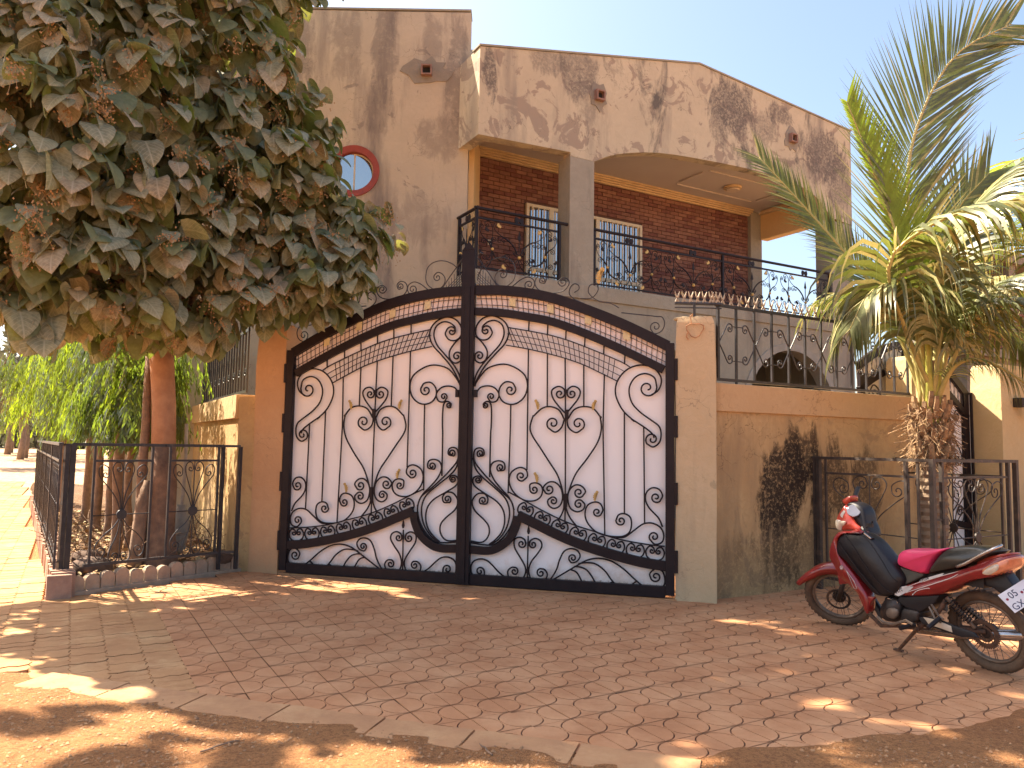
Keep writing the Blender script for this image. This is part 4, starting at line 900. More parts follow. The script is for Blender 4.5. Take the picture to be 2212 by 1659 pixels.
# floor slab and façade below
HB('floor_slab', m_grey, ul, .0, F0-.20, 9.13, 2.3, .20)
HB('slab_edge', m_grey, ul, -.035, F0-.26, 9.13, .032, .24, bevel=.008)
def archpts(uc, r, zc, n=18): return [(uc-r*math.cos(PI*i/n), zc+r*math.sin(PI*i/n)) for i in range(n+1)]
lowpts = [(ul, 0), (.1, 0)]+archpts(1.5, 1.4, 2.05)+[(2.9, 0), (3.48, 0)]+archpts(4.88, 1.4, 2.25)+[(6.15, 0), (6.15, F0-.26), (ul, F0-.26)]
b = MB(); b.prism([hp(u, .001, z) for u, z in lowpts], VD*.25); b.build('lower_wall', m_grey, hs)
for uc, zc in ((1.5, 2.05), (4.88, 2.25)):
    o_ = archpts(uc, 1.4, zc); i_ = archpts(uc, 1.26, zc); b = MB()
    b.prism([hp(u, -.02, z) for u, z in o_]+[hp(u, -.02, z) for u, z in i_[::-1]], VD*.3); b.build('arch_trim', simple('arch_trim', (.33,.31,.27), (.28,.26,.22), 4, .9), hs)
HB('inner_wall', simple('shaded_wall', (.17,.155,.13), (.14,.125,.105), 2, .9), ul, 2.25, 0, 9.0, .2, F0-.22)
HB('inner_side_wall', m_grey, 6.62, .43, 0, .2, 1.82, F0-.22)
b = MB(); b.box(hp(5.75, 2.20, 0), UD*.5, VD*.04, (0, 0, 2.5)); b.build('pale_door', simple('pale_door', (.50,.50,.50), None, 5, .7), hs)
# ceiling, mouldings, side beam
HB('ceiling', m_ceil, ul+.2, .22, 7.10, 9.1, 2.1, .10)
for k in range(4): HB('cornice_moulding', m_mould, -1.3, 1.90+.03*k, 6.95+.038*(3-k)-.0, 7.2, .14-.03*k, .034)
for k in range(3): HB('cornice_moulding', m_mould, 6.15-.03*k-.03, .3, 6.99+.034*(2-k), .10, 1.6, .03)
HB('side_beam', m_cream, 6.17, .43, 6.42, .22, 1.52, .675)
for (u, v, du, dv) in ((3.2, .55, 2.2, .03), (3.2, 1.5, 2.2, .03), (-1.0, .6, 1.5, .03), (-1.0, 1.45, 1.5, .03), (3.15, .7, .03, .7), (5.42, .7, .03, .7)): HB('ceiling_moulding', m_ceil, u, v, 7.07, du, dv, .03, bevel=.006)
b = MB(); b.disc(hp(4.35, 1.05, 7.10), (0, 0, -1), .19, .05, 28); b.build('ceiling_light_base', m_mould, hs, bevel=.01)
b = MB(); b.disc(hp(4.35, 1.05, 7.05), (0, 0, -1), .14, .035, 28); b.build('ceiling_light_cover', simple('opal_cover', (.6,.5,.38), None, 4, .4), hs, bevel=.012)
# brick back wall: real bricks in running bond, openings for two glazed doors
bw = HB('brick_wall', m_mortar, -1.28, 2.07, F0, 7.15, .2, 2.86); 
openings = [(-.20, .98, 6.22), (1.06, 2.66, 6.22)]
bl, bh, jt = .232, .069, .012
bmes = []
for m in m_brick:
    q = MB(); q.box((0, 0, 0), (bl, 0, 0), (0, .03, 0), (0, 0, bh)); me = bpy.data.meshes.new('brick'); me.from_pydata(q.v, [], q.f); me.materials.append(m); bmes.append((me, q))
ang = math.atan2(UD.y, UD.x); allb = []
row = 0; z = F0+.01
while z < 6.97:
    u = -1.27-(row % 2)*(bl+jt)/2
    while u < 5.84:
        uu0, uu1 = max(u, -1.27), min(u+bl, 5.85); sx = (uu1-uu0)/bl
        hit = any(uu1 > a-.03 and uu0 < c+.03 and z < zt+.03 for a, c, zt in openings)
        if hit:
            for a, c, zt in openings:
                if z < zt+.03 and uu1 > a-.03 and uu0 < c+.03:
                    if uu0 < a-.03: uu1 = a-.035; sx = (uu1-uu0)/bl; hit = False
                    elif uu1 > c+.03: uu0 = c+.035; sx = (uu1-uu0)/bl; hit = False
                    break
            if not hit and any(uu1 > a-.03 and uu0 < c+.03 and z < zt+.03 for a, c, zt in openings): hit = True
        if not hit and sx > .12: allb.append((uu0, z, sx))
        u += bl+jt
    z += bh+jt; row += 1
RX = random.Random(5)
def bmat(u, z, s): p = hp(u, 2.045+RX.uniform(-.004, .004), z); return Matrix.Translation(p) @ Matrix.Rotation(ang, 4, 'Z') @ Matrix.Diagonal((s, 1, 1, 1))
vb = [q for q in allb if q[1] > 4.9 and not (-1.0 < q[0] < -.0 and False)]; RX.shuffle(vb)
near = sorted(vb, key=lambda q: (hp(q[0], 2, q[1])-V3(0, 0, 1.5)).length)[:300]; ns_ = set(near); rest = [[], [], []]
for q in allb:
    k = RX.choice((0, 0, 1, 2)); Mx = bmat(*q)
    if q in ns_: inst('brick', bmes[k][0], bw, Mx)
    else: rest[k].append(Mx)
for k in range(3): o = joined('distant_bricks', bmes[k][1], [m_brick[k]], rest[k], bw)
# glazed doors with cream grilles
_door_specs = [(-.20, .98, 6.22, (.5,)), (1.06, 2.66, 6.22, (.28,))]
def door_part(ua, uc, zt, split):
    d = bpy.data.objects.new('glazed_door', None); COL.objects.link(d); d.parent = hs; d.location = hp((ua+uc)/2, 2.03, F0)-wloc(hs); w = uc-ua; z0 = F0+.02; h = zt-z0
    b = MB()
    for u in (ua, uc-.06): b.box(hp(u, 1.99, z0), UD*.06, VD*.07, (0, 0, h))
    b.box(hp(ua+.06, 1.991, zt-.06), UD*(w-.12), VD*.068, (0, 0, .06))
    for s in split: b.box(hp(ua+s*w-.04, 1.985, z0), UD*.08, VD*.075, (0, 0, h-.06))
    b.box(hp(ua+.06, 1.995, z0+.62), UD*(w-.12), VD*.06, (0, 0, .07)); b.box(hp(ua+.06, 1.996, z0), UD*(w-.12), VD*.06, (0, 0, .12)); b.build('frame', m_white, d)
    n = int(w/.125)
    for k in range(1, n): b = MB(); b.box(hp(ua+w*k/n-.013, 1.972, z0+.05), UD*.026, VD*.02, (0, 0, h-.1)); b.build('grille_bar', m_white, d)
    b = MB(); b.box(hp(ua+.05, 2.033, z0), UD*(w-.1), VD*.006, (0, 0, h-.05)); b.build('pane', m_glass, d)
    b = MB(); b.box(hp(uc-.12, 1.955, z0+.93), UD*.03, VD*.03, (0, 0, .22)); b.box(hp(uc-.18, 1.945, z0+1.08), UD*.10, VD*.02, (0, 0, .02)); b.build('handle', m_iron, d)
for q in _door_specs: door_part(*q)
b = MB(); b.box(hp(-1.02, 2.03, 5.28), UD*.09, VD*.02, (0, 0, .10)); b.build('light_switch', m_white, hs, bevel=.004); 
b = MB(); b.box(hp(-.995, 2.022, 5.31), UD*.04, VD*.01, (0, 0, .045)); b.build('switch_rocker', m_dark, hs)
# body behind, roof
HB('rear_body', m_grey, -1.2, 2.3, 0, 7.0, 7, 7.1); HB('roof_slab', m_grey, ul+.21, .23, 7.22, 8.8, 9, .18)
HB('roof_block', m_cream, 6.3, 1.0, 7.45, 1.2, 1.8, 1.25); 
# rain spouts with broken plaster collars
m_patch = plaster('broken_cement', (.30,.26,.21), (.24,.21,.17), (.16,.14,.12), (.1,.09,.08), .55, .8, 12, .2)
def spout(c, ex, nn, parent, sx=1.5, sz=1.0):
    b = MB(); r = random.Random(int(c.x*10)); P = []
    for i in range(18):
        a = 2*PI*i/18; rr = .20*r.uniform(.75, 1.2); P.append(c+ex*math.cos(a)*rr*sx+Vector((0, 0, math.sin(a)*rr*sz))+nn*.001)
    b.prism(P, nn*.012); b.build('broken_patch', m_patch, parent)
    b = MB(); s, t, dd = .09, .025, .10
    for (x0, x1, z0, z1) in ((-s, s, s-t, s), (-s, s, -s, -s+t), (-s, -s+t, -s+t, s-t), (s-t, s, -s+t, s-t)): b.box(c+ex*x0+Vector((0, 0, z0)), ex*(x1-x0), nn*dd, (0, 0, z1-z0))
    b.build('rain_spout', simple('spout_clay', (.30,.18,.14), (.24,.14,.11), 12, .9), parent)
    b = MB(); b.box(c+ex*(-s+t)+Vector((0, 0, -s+t))+nn*.014, ex*2*(s-t), nn*.004, (0, 0, 2*(s-t))); b.build('spout_shade_plate', m_dark, parent)  # dark plate painted as the shade inside the spout
spout(hp(.04, 0, 7.62), UD, -VD, hs, .9, 1.25); spout(hp(4.95, 0, 7.92), UD, -VD, hs, 1.1, 1.2)

# ---- stair tower, wall facing the street ----
TY = 12.5; tx1 = -.80; xc, zc, rr_ = -2.70, 6.02, .40; ztp = 8.81
tw = thing('house_wing', 'taller plastered house wing with a round red rimmed window, behind the big tree', 'house', (-3, TY, 0))
N = 24
rightp = [(xc, 0), (tx1, 0), (tx1, ztp), (xc, ztp+.0), (xc, zc+rr_)]+[(xc+rr_*math.sin(PI*i/N), zc+rr_*math.cos(PI*i/N)) for i in range(1, N)]+[(xc, zc-rr_)]
leftp = [(xc, 0), (xc, zc-rr_)]+[(xc-rr_*math.sin(PI*i/N), zc-rr_*math.cos(PI*i/N)) for i in range(1, N)]+[(xc, zc+rr_), (xc, ztp), (-6.3, ztp+.02), (-6.3, 0)]
b = MB(); b.prism([V3(x, TY, z) for x, z in rightp], (0, .3, 0)); b.prism([V3(x, TY, z) for x, z in leftp], (0, .3, 0)); b.build('front_wall', m_towerw, tw)
b = MB(); b.box((-6.3, TY+.302, 0), (5.45, 0, 0), (0, 4, 0), (0, 0, 8.2)); b.build('rear_body', m_tower, tw)
b = MB(); b.box((tx1+.003, TY+.25, F0), (.09, 0, 0), (.04, 1.70, 0), (0, 0, 2.75)); b.build('corner_strip', m_cream, tw)  # warm light on this wall end is put into its cream colour
b = MB(); b.box((tx1+.001, TY+.30, 6.9), (.09, 0, 0), (0, 1.2, 0), (0, 0, 1.42)); b.build('stepped_block', m_tower, tw)
b = MB(); b.box((-6.32, TY-.015, ztp+.021), (5.53, 0, 0), (0, .34, 0), (0, 0, .03)); b.build('coping', m_grey, tw)
b = MB(); b.box((-4.6, TY+.05, ztp+.05), (.30, 0, 0), (0, .3, 0), (0, 0, .9)); b.build('roof_post', m_tower, tw)
win = bpy.data.objects.new('round_window', None); COL.objects.link(win); win.parent = tw; win.location = V3(xc, TY, zc)-wloc(tw)
b = MB(); n_ = 40; Vv = []; 
for i in range(n_):
    a = 2*PI*i/n_; c_, s_ = math.cos(a), math.sin(a)
    for r_, y_ in ((rr_-.07, TY+.12), (rr_-.07, TY-.02), (rr_+.035, TY-.035), (rr_+.035, TY+.02)): Vv.append((xc+c_*r_, y_, zc+s_*r_))
b.add(Vv, [(i*4+j, i*4+(j+1) % 4, ((i+1) % n_)*4+(j+1) % 4, ((i+1) % n_)*4+j) for i in range(n_) for j in range(4)]); b.build('rim', m_redring, win, fixn=True)
b = MB(); b.disc((xc, TY+.10, zc), (.24, -1, -.05), rr_-.085, .006, 40); b.build('pane', m_glass, win)
b = MB(); b.ring((xc, TY+.085, zc), (0, 1, 0), rr_-.085, .014, 40, 6); b.box((xc-.012, TY+.07, zc-rr_+.08), (.024, 0, 0), (0, .02, 0), (0, 0, 2*rr_-.16)); b.build('frame', m_white, win)
spout(V3(-4.01, TY, 8.15), V3(1,0,0), V3(0,-1,0), tw, 1.2, 1.1); spout(V3(-1.52, TY, 7.76), V3(1,0,0), V3(0,-1,0), tw, 1.9, 1.15)

# ================= BALCONY RAILINGS =================
def rail_module(parent, P0, ex, w, z0, z1, nn, cast=True):
    """ornate infill: spear in the middle, crossing nodes either side. width w, heights z0..z1"""
    H = z1-z0
    def F(x, y, d=0): return P0+ex*((x+.5)*w)+Vector((0, 0, z0+y*H))+nn*d
    # local coords: x in -.5...5 , y 0..1
    def add(e1, p, e2, r=.0065, t=1.15):
        sx, sy = w, H
        P = scroll(Vector((e1[0]*sx, e1[1]*sy)) if e1 else None, [Vector((a*sx, c*sy)) for a, c in p], Vector((e2[0]*sx, e2[1]*sy)) if e2 else None, t, 5)
        b = MB(); b.tube([P0+ex*(q.x+w/2)+Vector((0, 0, z0+q.y))for q in P], r, 5, ref=nn); b.build('scroll', m_iron, parent)
    for m in (-1, 1):
        add(None, [(m*.02, .36), (m*.05, .48), (m*.11, .60), (m*.18, .68)], None, .014)
        add(None, [(m*.18, .68), (m*.25, .74), (m*.305, .84), (m*.31, .93), (m*.285, .985), (m*.255, .95)], (m*.275, .915), .0065)
        add(None, [(m*.18, .68), (m*.235, .69), (m*.27, .64), (m*.26, .585)], (m*.24, .61), .006, 1)
        add(None, [(m*.17, .67), (m*.205, .665), (m*.215, .62), (m*.195, .585)], (m*.185, .61), .006, 1)
        # crossing node
        nx_, ny_ = m*.33, .40
        add(None, [(nx_, ny_), (m*.30, .27), (m*.25, .20), (m*.20, .17)], None, .014)
        add(None, [(m*.20, .17), (m*.15, .13), (m*.12, .05), (m*.125, .0)], None); add(None, [(m*.20, .17), (m*.14, .18), (m*.11, .25), (m*.13, .31)], (m*.15, .28), .006, 1); add(None, [(m*.21, .18), (m*.17, .20), (m*.165, .26), (m*.185, .29)], (m*.195, .26), .006, 1)
        add(None, [(nx_, ny_), (m*.34, .55), (m*.33, .65)], None, .011); add(None, [(m*.33, .65), (m*.325, .80), (m*.345, .93), (m*.385, .985), (m*.42, .95), (m*.415, .88)], (m*.392, .90))
        add(None, [(nx_, ny_), (m*.37, .53), (m*.42, .60)], None, .012); add(None, [(m*.42, .60), (m*.46, .68), (m*.485, .80), (m*.47, .90), (m*.445, .88)], (m*.46, .845))
        add(None, [(nx_, ny_), (m*.33, .25), (m*.345, .12), (m*.38, .02)], None, .009); add(None, [(nx_, ny_-.02), (m*.36, .22), (m*.41, .16), (m*.44, .20), (m*.42, .25)], (m*.405, .215))
        add(None, [(m*.42, .60), (m*.45, .58), (m*.455, .52), (m*.43, .50)], (m*.425, .54), .006, 1); add(None, [(m*.34, .62), (m*.30, .66), (m*.285, .60), (m*.31, .56)], (m*.312, .60), .006, 1)
        add(None, [(m*.48, .30), (m*.47, .18), (m*.44, .08), (m*.47, .02)], None)
        # lower curls by the spear
        add(None, [(m*.01, .30), (m*.05, .34), (m*.075, .40), (m*.05, .44), (m*.03, .41)], (m*.048, .385)); add(None, [(m*.01, .26), (m*.05, .17), (m*.10, .16), (m*.12, .22), (m*.09, .26)], (m*.087, .215))
        add(None, [(m*.0, .24), (m*.02, .12), (m*.06, .03), (m*.11, .0)], None)
        for (x, y, g) in ((.225, .91, 1), (.14, .26, 0), (.37, .79, 0), (.16, .045, 1), (.44, .30, 0)):
            b = MB(); mt = m_gold if g else m_iron; c = (m*x, y); P = [(0, 0), (.022, .02), (.03, .06), (.05, .05), (.055, .0), (.035, -.03), (.01, -.04)]
            b.prism([F(c[0]+m*a-.0, c[1]+q, .004) for a, q in P], nn*.012); b.build('leaf_ornament', mt, parent, fixn=True)
        b = MB(); b.ball(F(nx_, ny_, .012), .026, 8, 5); b.build('rosette', m_gold, parent)
    b = MB(); b.box(F(0, .34)-ex*.006, ex*.012, nn*.012, (0, 0, .38*H)); b.prism([F(-.022, .70, .002), F(0, .88, .002), F(.022, .70, .002), F(0, .66, .002)], nn*.01); b.build('spear', m_iron, parent)
    b = MB(); b.ball(F(0, .30, .014), .03, 8, 5); b.build('rosette', m_gold, parent)
def railing(label, P0, ex, L, mods, nn, posts, parentloc=None, ext=.0):
    o = thing('balcony_railing', label, 'railing', P0, 'railings of the balcony')
    zt = F0+.99
    b = MB(); b.tube([P0-ex*.04+V3(0, 0, zt), P0+ex*(L+ext)+V3(0, 0, zt)], .027, 10); b.build('handrail', m_iron, o)
    b = MB(); b.box(P0+V3(0, 0, zt-.17)-nn*.014, ex*L, nn*.028, (0, 0, .03)); b.build('mid_rail', m_iron, o)
    b = MB(); b.box(P0+V3(0, 0, F0+.03)-nn*.012, ex*L, nn*.024, (0, 0, .025)); b.build('bottom_rail', m_iron, o)
    for s in posts: b = MB(); b.cbox(P0+ex*s+V3(0, 0, F0+.48), .045, .045, .96, ex, nn); b.build('post', m_iron, o)
    for a, w in mods:
        rail_module(o, P0+ex*a, ex, w, F0+.055, zt-.17, nn)
        b = MB(); c = P0+ex*(a+w*.5)+V3(0, 0, zt-.085); b.prism([c+ex*x+V3(0, 0, z) for x, z in [(-.07,-.05),(-.085,0),(-.07,.05),(-.03,.045),(0,.02),(.03,.045),(.07,.05),(.085,0),(.07,-.05),(.03,-.045),(0,-.02),(-.03,-.045)]], -nn*.02); b.build('bow_ornament', m_iron, o, fixn=True)
    return o
nnv = -VD
Pz = lambda u, v: Vector((hp(u, v, 0).x, hp(u, v, 0).y, 0))
railing('black scroll railing between the balcony corner and the grey column', Pz(-2.27, .04), UD, 1.58, [(.03, 1.50)], nnv, (.0, 1.56), ext=.14)
railing('short black scroll railing on the left return of the balcony', Pz(-2.27, .04), VD, .66, [(.02, .62)], -UD, (.62,), ext=.06)
railing('long black scroll railing between the grey column and the palm', Pz(.0, .04), UD, 6.15, [(.03, 1.50), (1.55, 1.45), (3.06, 1.5), (4.6, 1.5)], nnv, (.0, 3.03, 6.12), ext=.1)

# ---- neighbour's house far right ----
nb_ = thing('neighbour_house', 'shaded house with red ornamental balcony rails beyond the palm at the right edge', 'house', (12, 16, 0))
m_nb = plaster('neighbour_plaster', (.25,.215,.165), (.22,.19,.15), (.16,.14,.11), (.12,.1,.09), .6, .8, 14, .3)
def rb(x, y, z, dx, dy, dz, name, mat, par=nb_): b = MB(); b.box(hp(x, y, z), UD*dx, VD*dy, (0, 0, dz)); return b.build(name, mat, par)
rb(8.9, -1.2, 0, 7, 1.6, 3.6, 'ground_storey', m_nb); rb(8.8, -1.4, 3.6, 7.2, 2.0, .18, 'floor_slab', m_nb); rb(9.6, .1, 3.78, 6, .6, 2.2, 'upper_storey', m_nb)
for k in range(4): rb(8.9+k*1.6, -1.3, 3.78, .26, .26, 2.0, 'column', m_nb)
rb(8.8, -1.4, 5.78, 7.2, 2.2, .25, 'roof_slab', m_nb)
m_redrail = simple('rust_red_rail', (.26,.075,.05), None, 20, .6)
for k in range(3):
    a0 = 9.18+k*1.6; rb(a0, -1.22, 4.66, 1.3, .05, .05, 'handrail', m_redrail); rb(a0, -1.22, 3.86, 1.3, .04, .03, 'bottom_rail', m_redrail)
    for j in range(6):
        s0 = .1+j*.2; P = scroll((s0+.05, .2), [(s0, .2), (s0+.05, .27), (s0+.11, .2), (s0+.02, .5), (s0+.1, .62), (s0+.14, .55)], (s0+.1, .55), 1)
        b = MB(); b.tube([hp(a0+q.x, -1.2, 3.88+q.y) for q in P], .014, 4, ref=VD); b.build('scroll', m_redrail, nb_)
        rb(a0+s0-.05, -1.2, 3.88, .018, .018, .78, 'baluster', m_redrail)

# ================= VEGETATION =================
def leaf_template(kind):
    if kind == 'heart':                                     # broad heart shaped leaf, folded along the midrib
        ys_ = [0, .06, .22, .45, .68, .88, 1.0]; ws = [.14, .40, .50, .49, .38, .19, .0]; zc_ = [0, .02, .04, .03, -.02, -.09, -.17]; V = []; F = []
        for y, w, z in zip(ys_, ws, zc_): V += [(-w, y-.07*(w > .3)*(y < .1), z+w*.20-.03), (-w*.5, y, z+w*.13+.012), (0, y, z), (w*.5, y, z+w*.13+.012), (w, y-.07*(w > .3)*(y < .1), z+w*.20-.03)]
        for i in range(6): F += [(i*5+j, i*5+j+1, (i+1)*5+j+1, (i+1)*5+j) for j in range(4)]
        return np.array(V), np.array(F)
    if kind == 'blade': return np.array([(-.02,0,0),(.02,0,0),(-.11,.35,.02),(.11,.35,.02),(-.09,.7,-.02),(.09,.7,-.02),(0,1,-.1)]), np.array([(0,1,3,2),(2,3,5,4),(4,5,6,6)])
def frames(dirs, nrm):
    d = dirs/np.linalg.norm(dirs, axis=1)[:, None]; x = np.cross(d, nrm); x /= np.maximum(np.linalg.norm(x, axis=1), 1e-6)[:, None]; n = np.cross(x, d); return x, d, n
def leaf_cloud(T, pos, dirs, nrm, size, wid=1.0):
    x, d, n = frames(dirs, nrm); s = size[:, None, None]
    return (pos[:, None]+s*(T[None, :, 0:1]*x[:, None]*wid+T[None, :, 1:2]*d[:, None]+T[None, :, 2:3]*n[:, None]))
def quads_tris(F): return F
HT, HF = leaf_template('heart')
def veinmat(name, c1, c2, vein, trans, tcol):
    m = leafmat(name, c1, c2, trans, tcol, 3, .55); nt = m.node_tree; p = nt.nodes['Principled BSDF']; old = p.inputs['Base Color'].links[0].from_socket
    uv = nt.nodes.new('ShaderNodeUVMap'); uv.uv_map = 'leaf'; sp = nt.nodes.new('ShaderNodeSeparateXYZ'); nt.links.new(uv.outputs[0], sp.inputs[0])
    def mt(op, a, b_=None):
        n = nt.nodes.new('ShaderNodeMath'); n.operation = op
        for k, v_ in enumerate((a, b_)):
            if v_ is None: continue
            if isinstance(v_, (int, float)): n.inputs[k].default_value = v_
            else: nt.links.new(v_, n.inputs[k])
        return n.outputs[0]
    ax_ = mt('ABSOLUTE', sp.outputs[0]); mid = ramp(nt, ax_, [(0.0, 1), (.035, 0)])
    st_ = mt('PINGPONG', mt('SUBTRACT', sp.outputs[1], mt('MULTIPLY', ax_, .9)), .075); side = ramp(nt, st_, [(0, .8), (.016, 0)])
    col = mixc(nt, mt('MAXIMUM', mid, side), old, vein); nt.links.new(col, p.inputs['Base Color']); return m
m_leaf = [veinmat('leaf_dusty', (.315,.33,.215), (.235,.245,.165), (.44,.44,.31), .2, (.45,.46,.08)), veinmat('leaf_brown', (.37,.325,.21), (.29,.26,.175), (.49,.44,.31), .18, (.5,.38,.1)), veinmat('leaf_green', (.185,.225,.125), (.13,.165,.095), (.17,.18,.11), .25, (.42,.5,.06))]
m_pan = simple('flower_panicle', (.34,.215,.10), (.25,.15,.07), 40, .9)
bigtree = thing('leafy_tree', 'big tree with broad drooping brown green leaves filling the upper left', 'tree', (-3.92, 8.75, 0))
# trunk
b = MB(); TP = [(-3.90,8.75,-.05),(-3.90,8.74,.14),(-3.92,8.75,.5),(-3.91,8.76,1.0),(-3.94,8.76,1.45)]; b.tube([V3(*p) for p in TP], [.24,.19,.15,.137,.132], 14); b.build('trunk', m_bark, bigtree, smooth=True)
b = MB(); TP2 = [(-3.94,8.76,1.45),(-3.96,8.76,1.9),(-4.0,8.76,2.3),(-4.04,8.74,2.75)]; b.tube([V3(*p) for p in TP2], [.1315,.13,.13,.145], 14); b.build('painted_trunk', m_bark_red, bigtree, smooth=True)['label'] = 'smooth reddish upper trunk'
b = MB(); b.tube([V3(-4.12,8.58,-.02), V3(-4.10,8.6,.35), V3(-4.08,8.62,.8), V3(-4.05,8.64,1.05)], [.09,.075,.07,.03], 8); b.build('buttress', m_bark_thin, bigtree, smooth=True)
blobs = [(-1.88,8.7,3.72,.52,.6,.50),(-2.1,8.5,3.36,.52,.6,.46),(-2.55,8.5,3.35,.80,.8,.60),(-2.72,8.6,4.55,.62,.8,.8),(-2.40,8.6,5.15,.40,.4,.42),(-3.15,8.5,5.5,.62,1,.9),(-3.45,8.0,5.3,1.0,1.2,1.2),(-3.5,7.8,3.55,1.15,1.1,.95),(-3.05,8.2,4.2,1.0,1,1.0),
         (-3.9,6.9,3.05,.85,.9,.72),(-4.1,6.6,4.1,1.2,1.1,1.1),(-4.3,7.0,5.3,1.3,1.2,1.2),(-4.75,6.9,3.2,.8,.9,.7),(-5.4,7.9,4.3,1.2,1.2,1.2),(-3.1,8.1,2.92,.75,.6,.42),(-3.9,7.7,2.85,.9,.8,.42),(-6.5,7.5,3.5,1.1,.9,.6),
         (-4.2,8.6,7.2,1.9,2.0,1.3),(-5.8,8.0,6.2,1.6,1.6,1.3)]
high = [(-3.4,9.4,9.3,2.3,2.0,1.1),(-2.0,8.3,9.3,1.3,1.2,.9),(-5.6,9.2,8.8,2.0,1.8,1.2),(-2.4,7.4,8.4,1.7,1.2,.9),(-4.2,6.8,7.6,1.3,1.1,.8),(-2.6,6.4,8.1,1.0,.9,.7),(-6.2,10.4,8.4,1.7,1.5,1.0),(-4.2,6.7,7.6,1.7,.6,.6),(-7.0,6.6,7.3,1.1,.6,.6),(-5.2,5.5,7.2,1.2,.5,.6),(-7.0,5.6,6.8,.8,.55,.6),(-3.0,5.3,7.5,1.2,.6,.5)]
# limbs
def limb(p, q, r0_, r1_, parent, mat, sag=.15, name='limb'):
    p, q = V3(*p), V3(*q); P = []
    for i in range(6): t = i/5; m = p.lerp(q, t); P.append(m+V3(math.sin(i*2.1)*.06, math.cos(i*1.7)*.06, math.sin(t*PI)*sag))
    b = MB(); b.tube(P, [r0_+(r1_-r0_)*i/5 for i in range(6)], 8); return b.build(name, mat, parent, smooth=True)
top0 = (-3.96, 8.74, 2.7)
for k, bl_ in enumerate(blobs+high):
    if k in (1, 4): continue
    c = bl_[:3]; limb(top0 if c[2] < 6 else (-4.0, 8.5, 5.4), (c[0], c[1], c[2]), .055 if c[2] < 6 else .05, .018, bigtree, m_bark)
limb(top0, (-4.0, 8.5, 5.5), .12, .07, bigtree, m_bark, .05); limb((-4.0, 8.5, 5.4), (-3.2, 9.2, 8.8), .07, .04, bigtree, m_bark, .05)
def crown_leaves(bls, ncl, r, per=(7, 11), smin=.10, smax=.26, shell=.55):
    P, D, Nn, S, C = [], [], [], [], []
    vol = np.array([b[3]*b[4]+b[3]*b[5] for b in bls]); cnt = (vol/vol.sum()*ncl).astype(int)
    for bb, n in zip(bls, cnt):
        c = np.array(bb[:3]); rad = np.array(bb[3:6])
        for _ in range(n):
            v = r.normal(size=3); v /= np.linalg.norm(v)
            if v[1] > .3 and r.random() < .4: v[1] = -v[1]
            rho = shell+(1-shell)*r.random()**.6; q = c+v*rad*rho*r.uniform(.9, 1.12); out = v*np.array([1, 1, .6]); k = r.integers(*per); ph = r.uniform(0, 6.28); sc_ = r.uniform(.75, 1.15)
            cl = r.random()
            for j in range(k):
                a = ph+2.4*j; rx = np.array([math.cos(a), math.sin(a), 0]); d = rx*.75+out*.55+np.array([0, 0, -.85-.35*r.random()])+r.normal(size=3)*.30
                nn_ = rx*.8+np.array([0, 0, .75])+out*.3+r.normal(size=3)*.38
                P.append(q+rx*.05+r.normal(size=3)*.04+np.array([0, 0, .03*j*.5])); D.append(d); Nn.append(nn_); S.append(r.uniform(smin, smax)*sc_); C.append(0 if r.random() < .48 else (1 if (r.random()*.5+cl*.5) < .42 else 2))
    return np.array(P), np.array(D), np.array(Nn), np.array(S), np.array(C)
def set_uv(me, uvv):
    u = me.uv_layers.new(name='leaf'); li = np.zeros(len(me.loops), np.int32); me.loops.foreach_get('vertex_index', li); u.data.foreach_set('uv', np.asarray(uvv, dtype=np.float32)[li % len(uvv)].ravel())
RL = np.random.default_rng(21)
P, D, Nn, S, C = crown_leaves(blobs, 1500, RL, (7, 11), .13, .29); Ph, Dh, Nh, Sh, Ch = crown_leaves(high, 470, RL, (7, 11), .18, .28, .2)
keep = ~((P[:, 2] < 2.55) & (P[:, 1] < 8.0) & (np.abs(P[:, 0]+3.7) < .25)); P, D, Nn, S, C = P[keep], D[keep], Nn[keep], S[keep], C[keep]
T = HT.copy(); T[:, 0] *= .98
vs = leaf_cloud(T, P, D, Nn, S); tip = vs.mean(1)
# apparent size, in front and in frame -> first 300 as single leaves
rel = tip-np.array([0, 0, EYE]); kz = rel@np.array(fw); px = rel@np.array(cr)/kz; py = rel@np.array(cu)/kz
x_, d_, n_ = frames(D, Nn); facing = np.abs((n_*rel).sum(1))/np.linalg.norm(rel, axis=1); infr = (np.abs(px) < .66) & (np.abs(py) < .49) & (kz > 1)
# keep only the frontmost leaf in each small patch of view
order = np.argsort(kz); seen = {}; front = np.zeros(len(P), bool)
for i in order:
    if not infr[i]: continue
    key = (int(px[i]/.022), int(py[i]/.022))
    if key not in seen and facing[i] > .45: seen[key] = i; front[i] = True
score = np.where(front, S/kz*facing, -1); pick = np.argsort(-score)[:300]; pick = [i for i in pick if score[i] > 0]; ps = set(pick)
lme = []
for m in m_leaf: me = bpy.data.meshes.new('leaf'); me.from_pydata(T.tolist(), [], HF.tolist()); me.materials.append(m); me.polygons.foreach_set('use_smooth', [True]*len(HF)); set_uv(me, T[:, :2]); lme.append(me)
for i in pick:
    s = S[i]; Mx = Matrix(((x_[i][0]*s, d_[i][0]*s, n_[i][0]*s, P[i][0]), (x_[i][1]*s, d_[i][1]*s, n_[i][1]*s, P[i][1]), (x_[i][2]*s, d_[i][2]*s, n_[i][2]*s, P[i][2]), (0, 0, 0, 1)))
    inst('leaf', lme[C[i]], bigtree, Mx)
msk = np.array([i not in ps for i in range(len(P))])
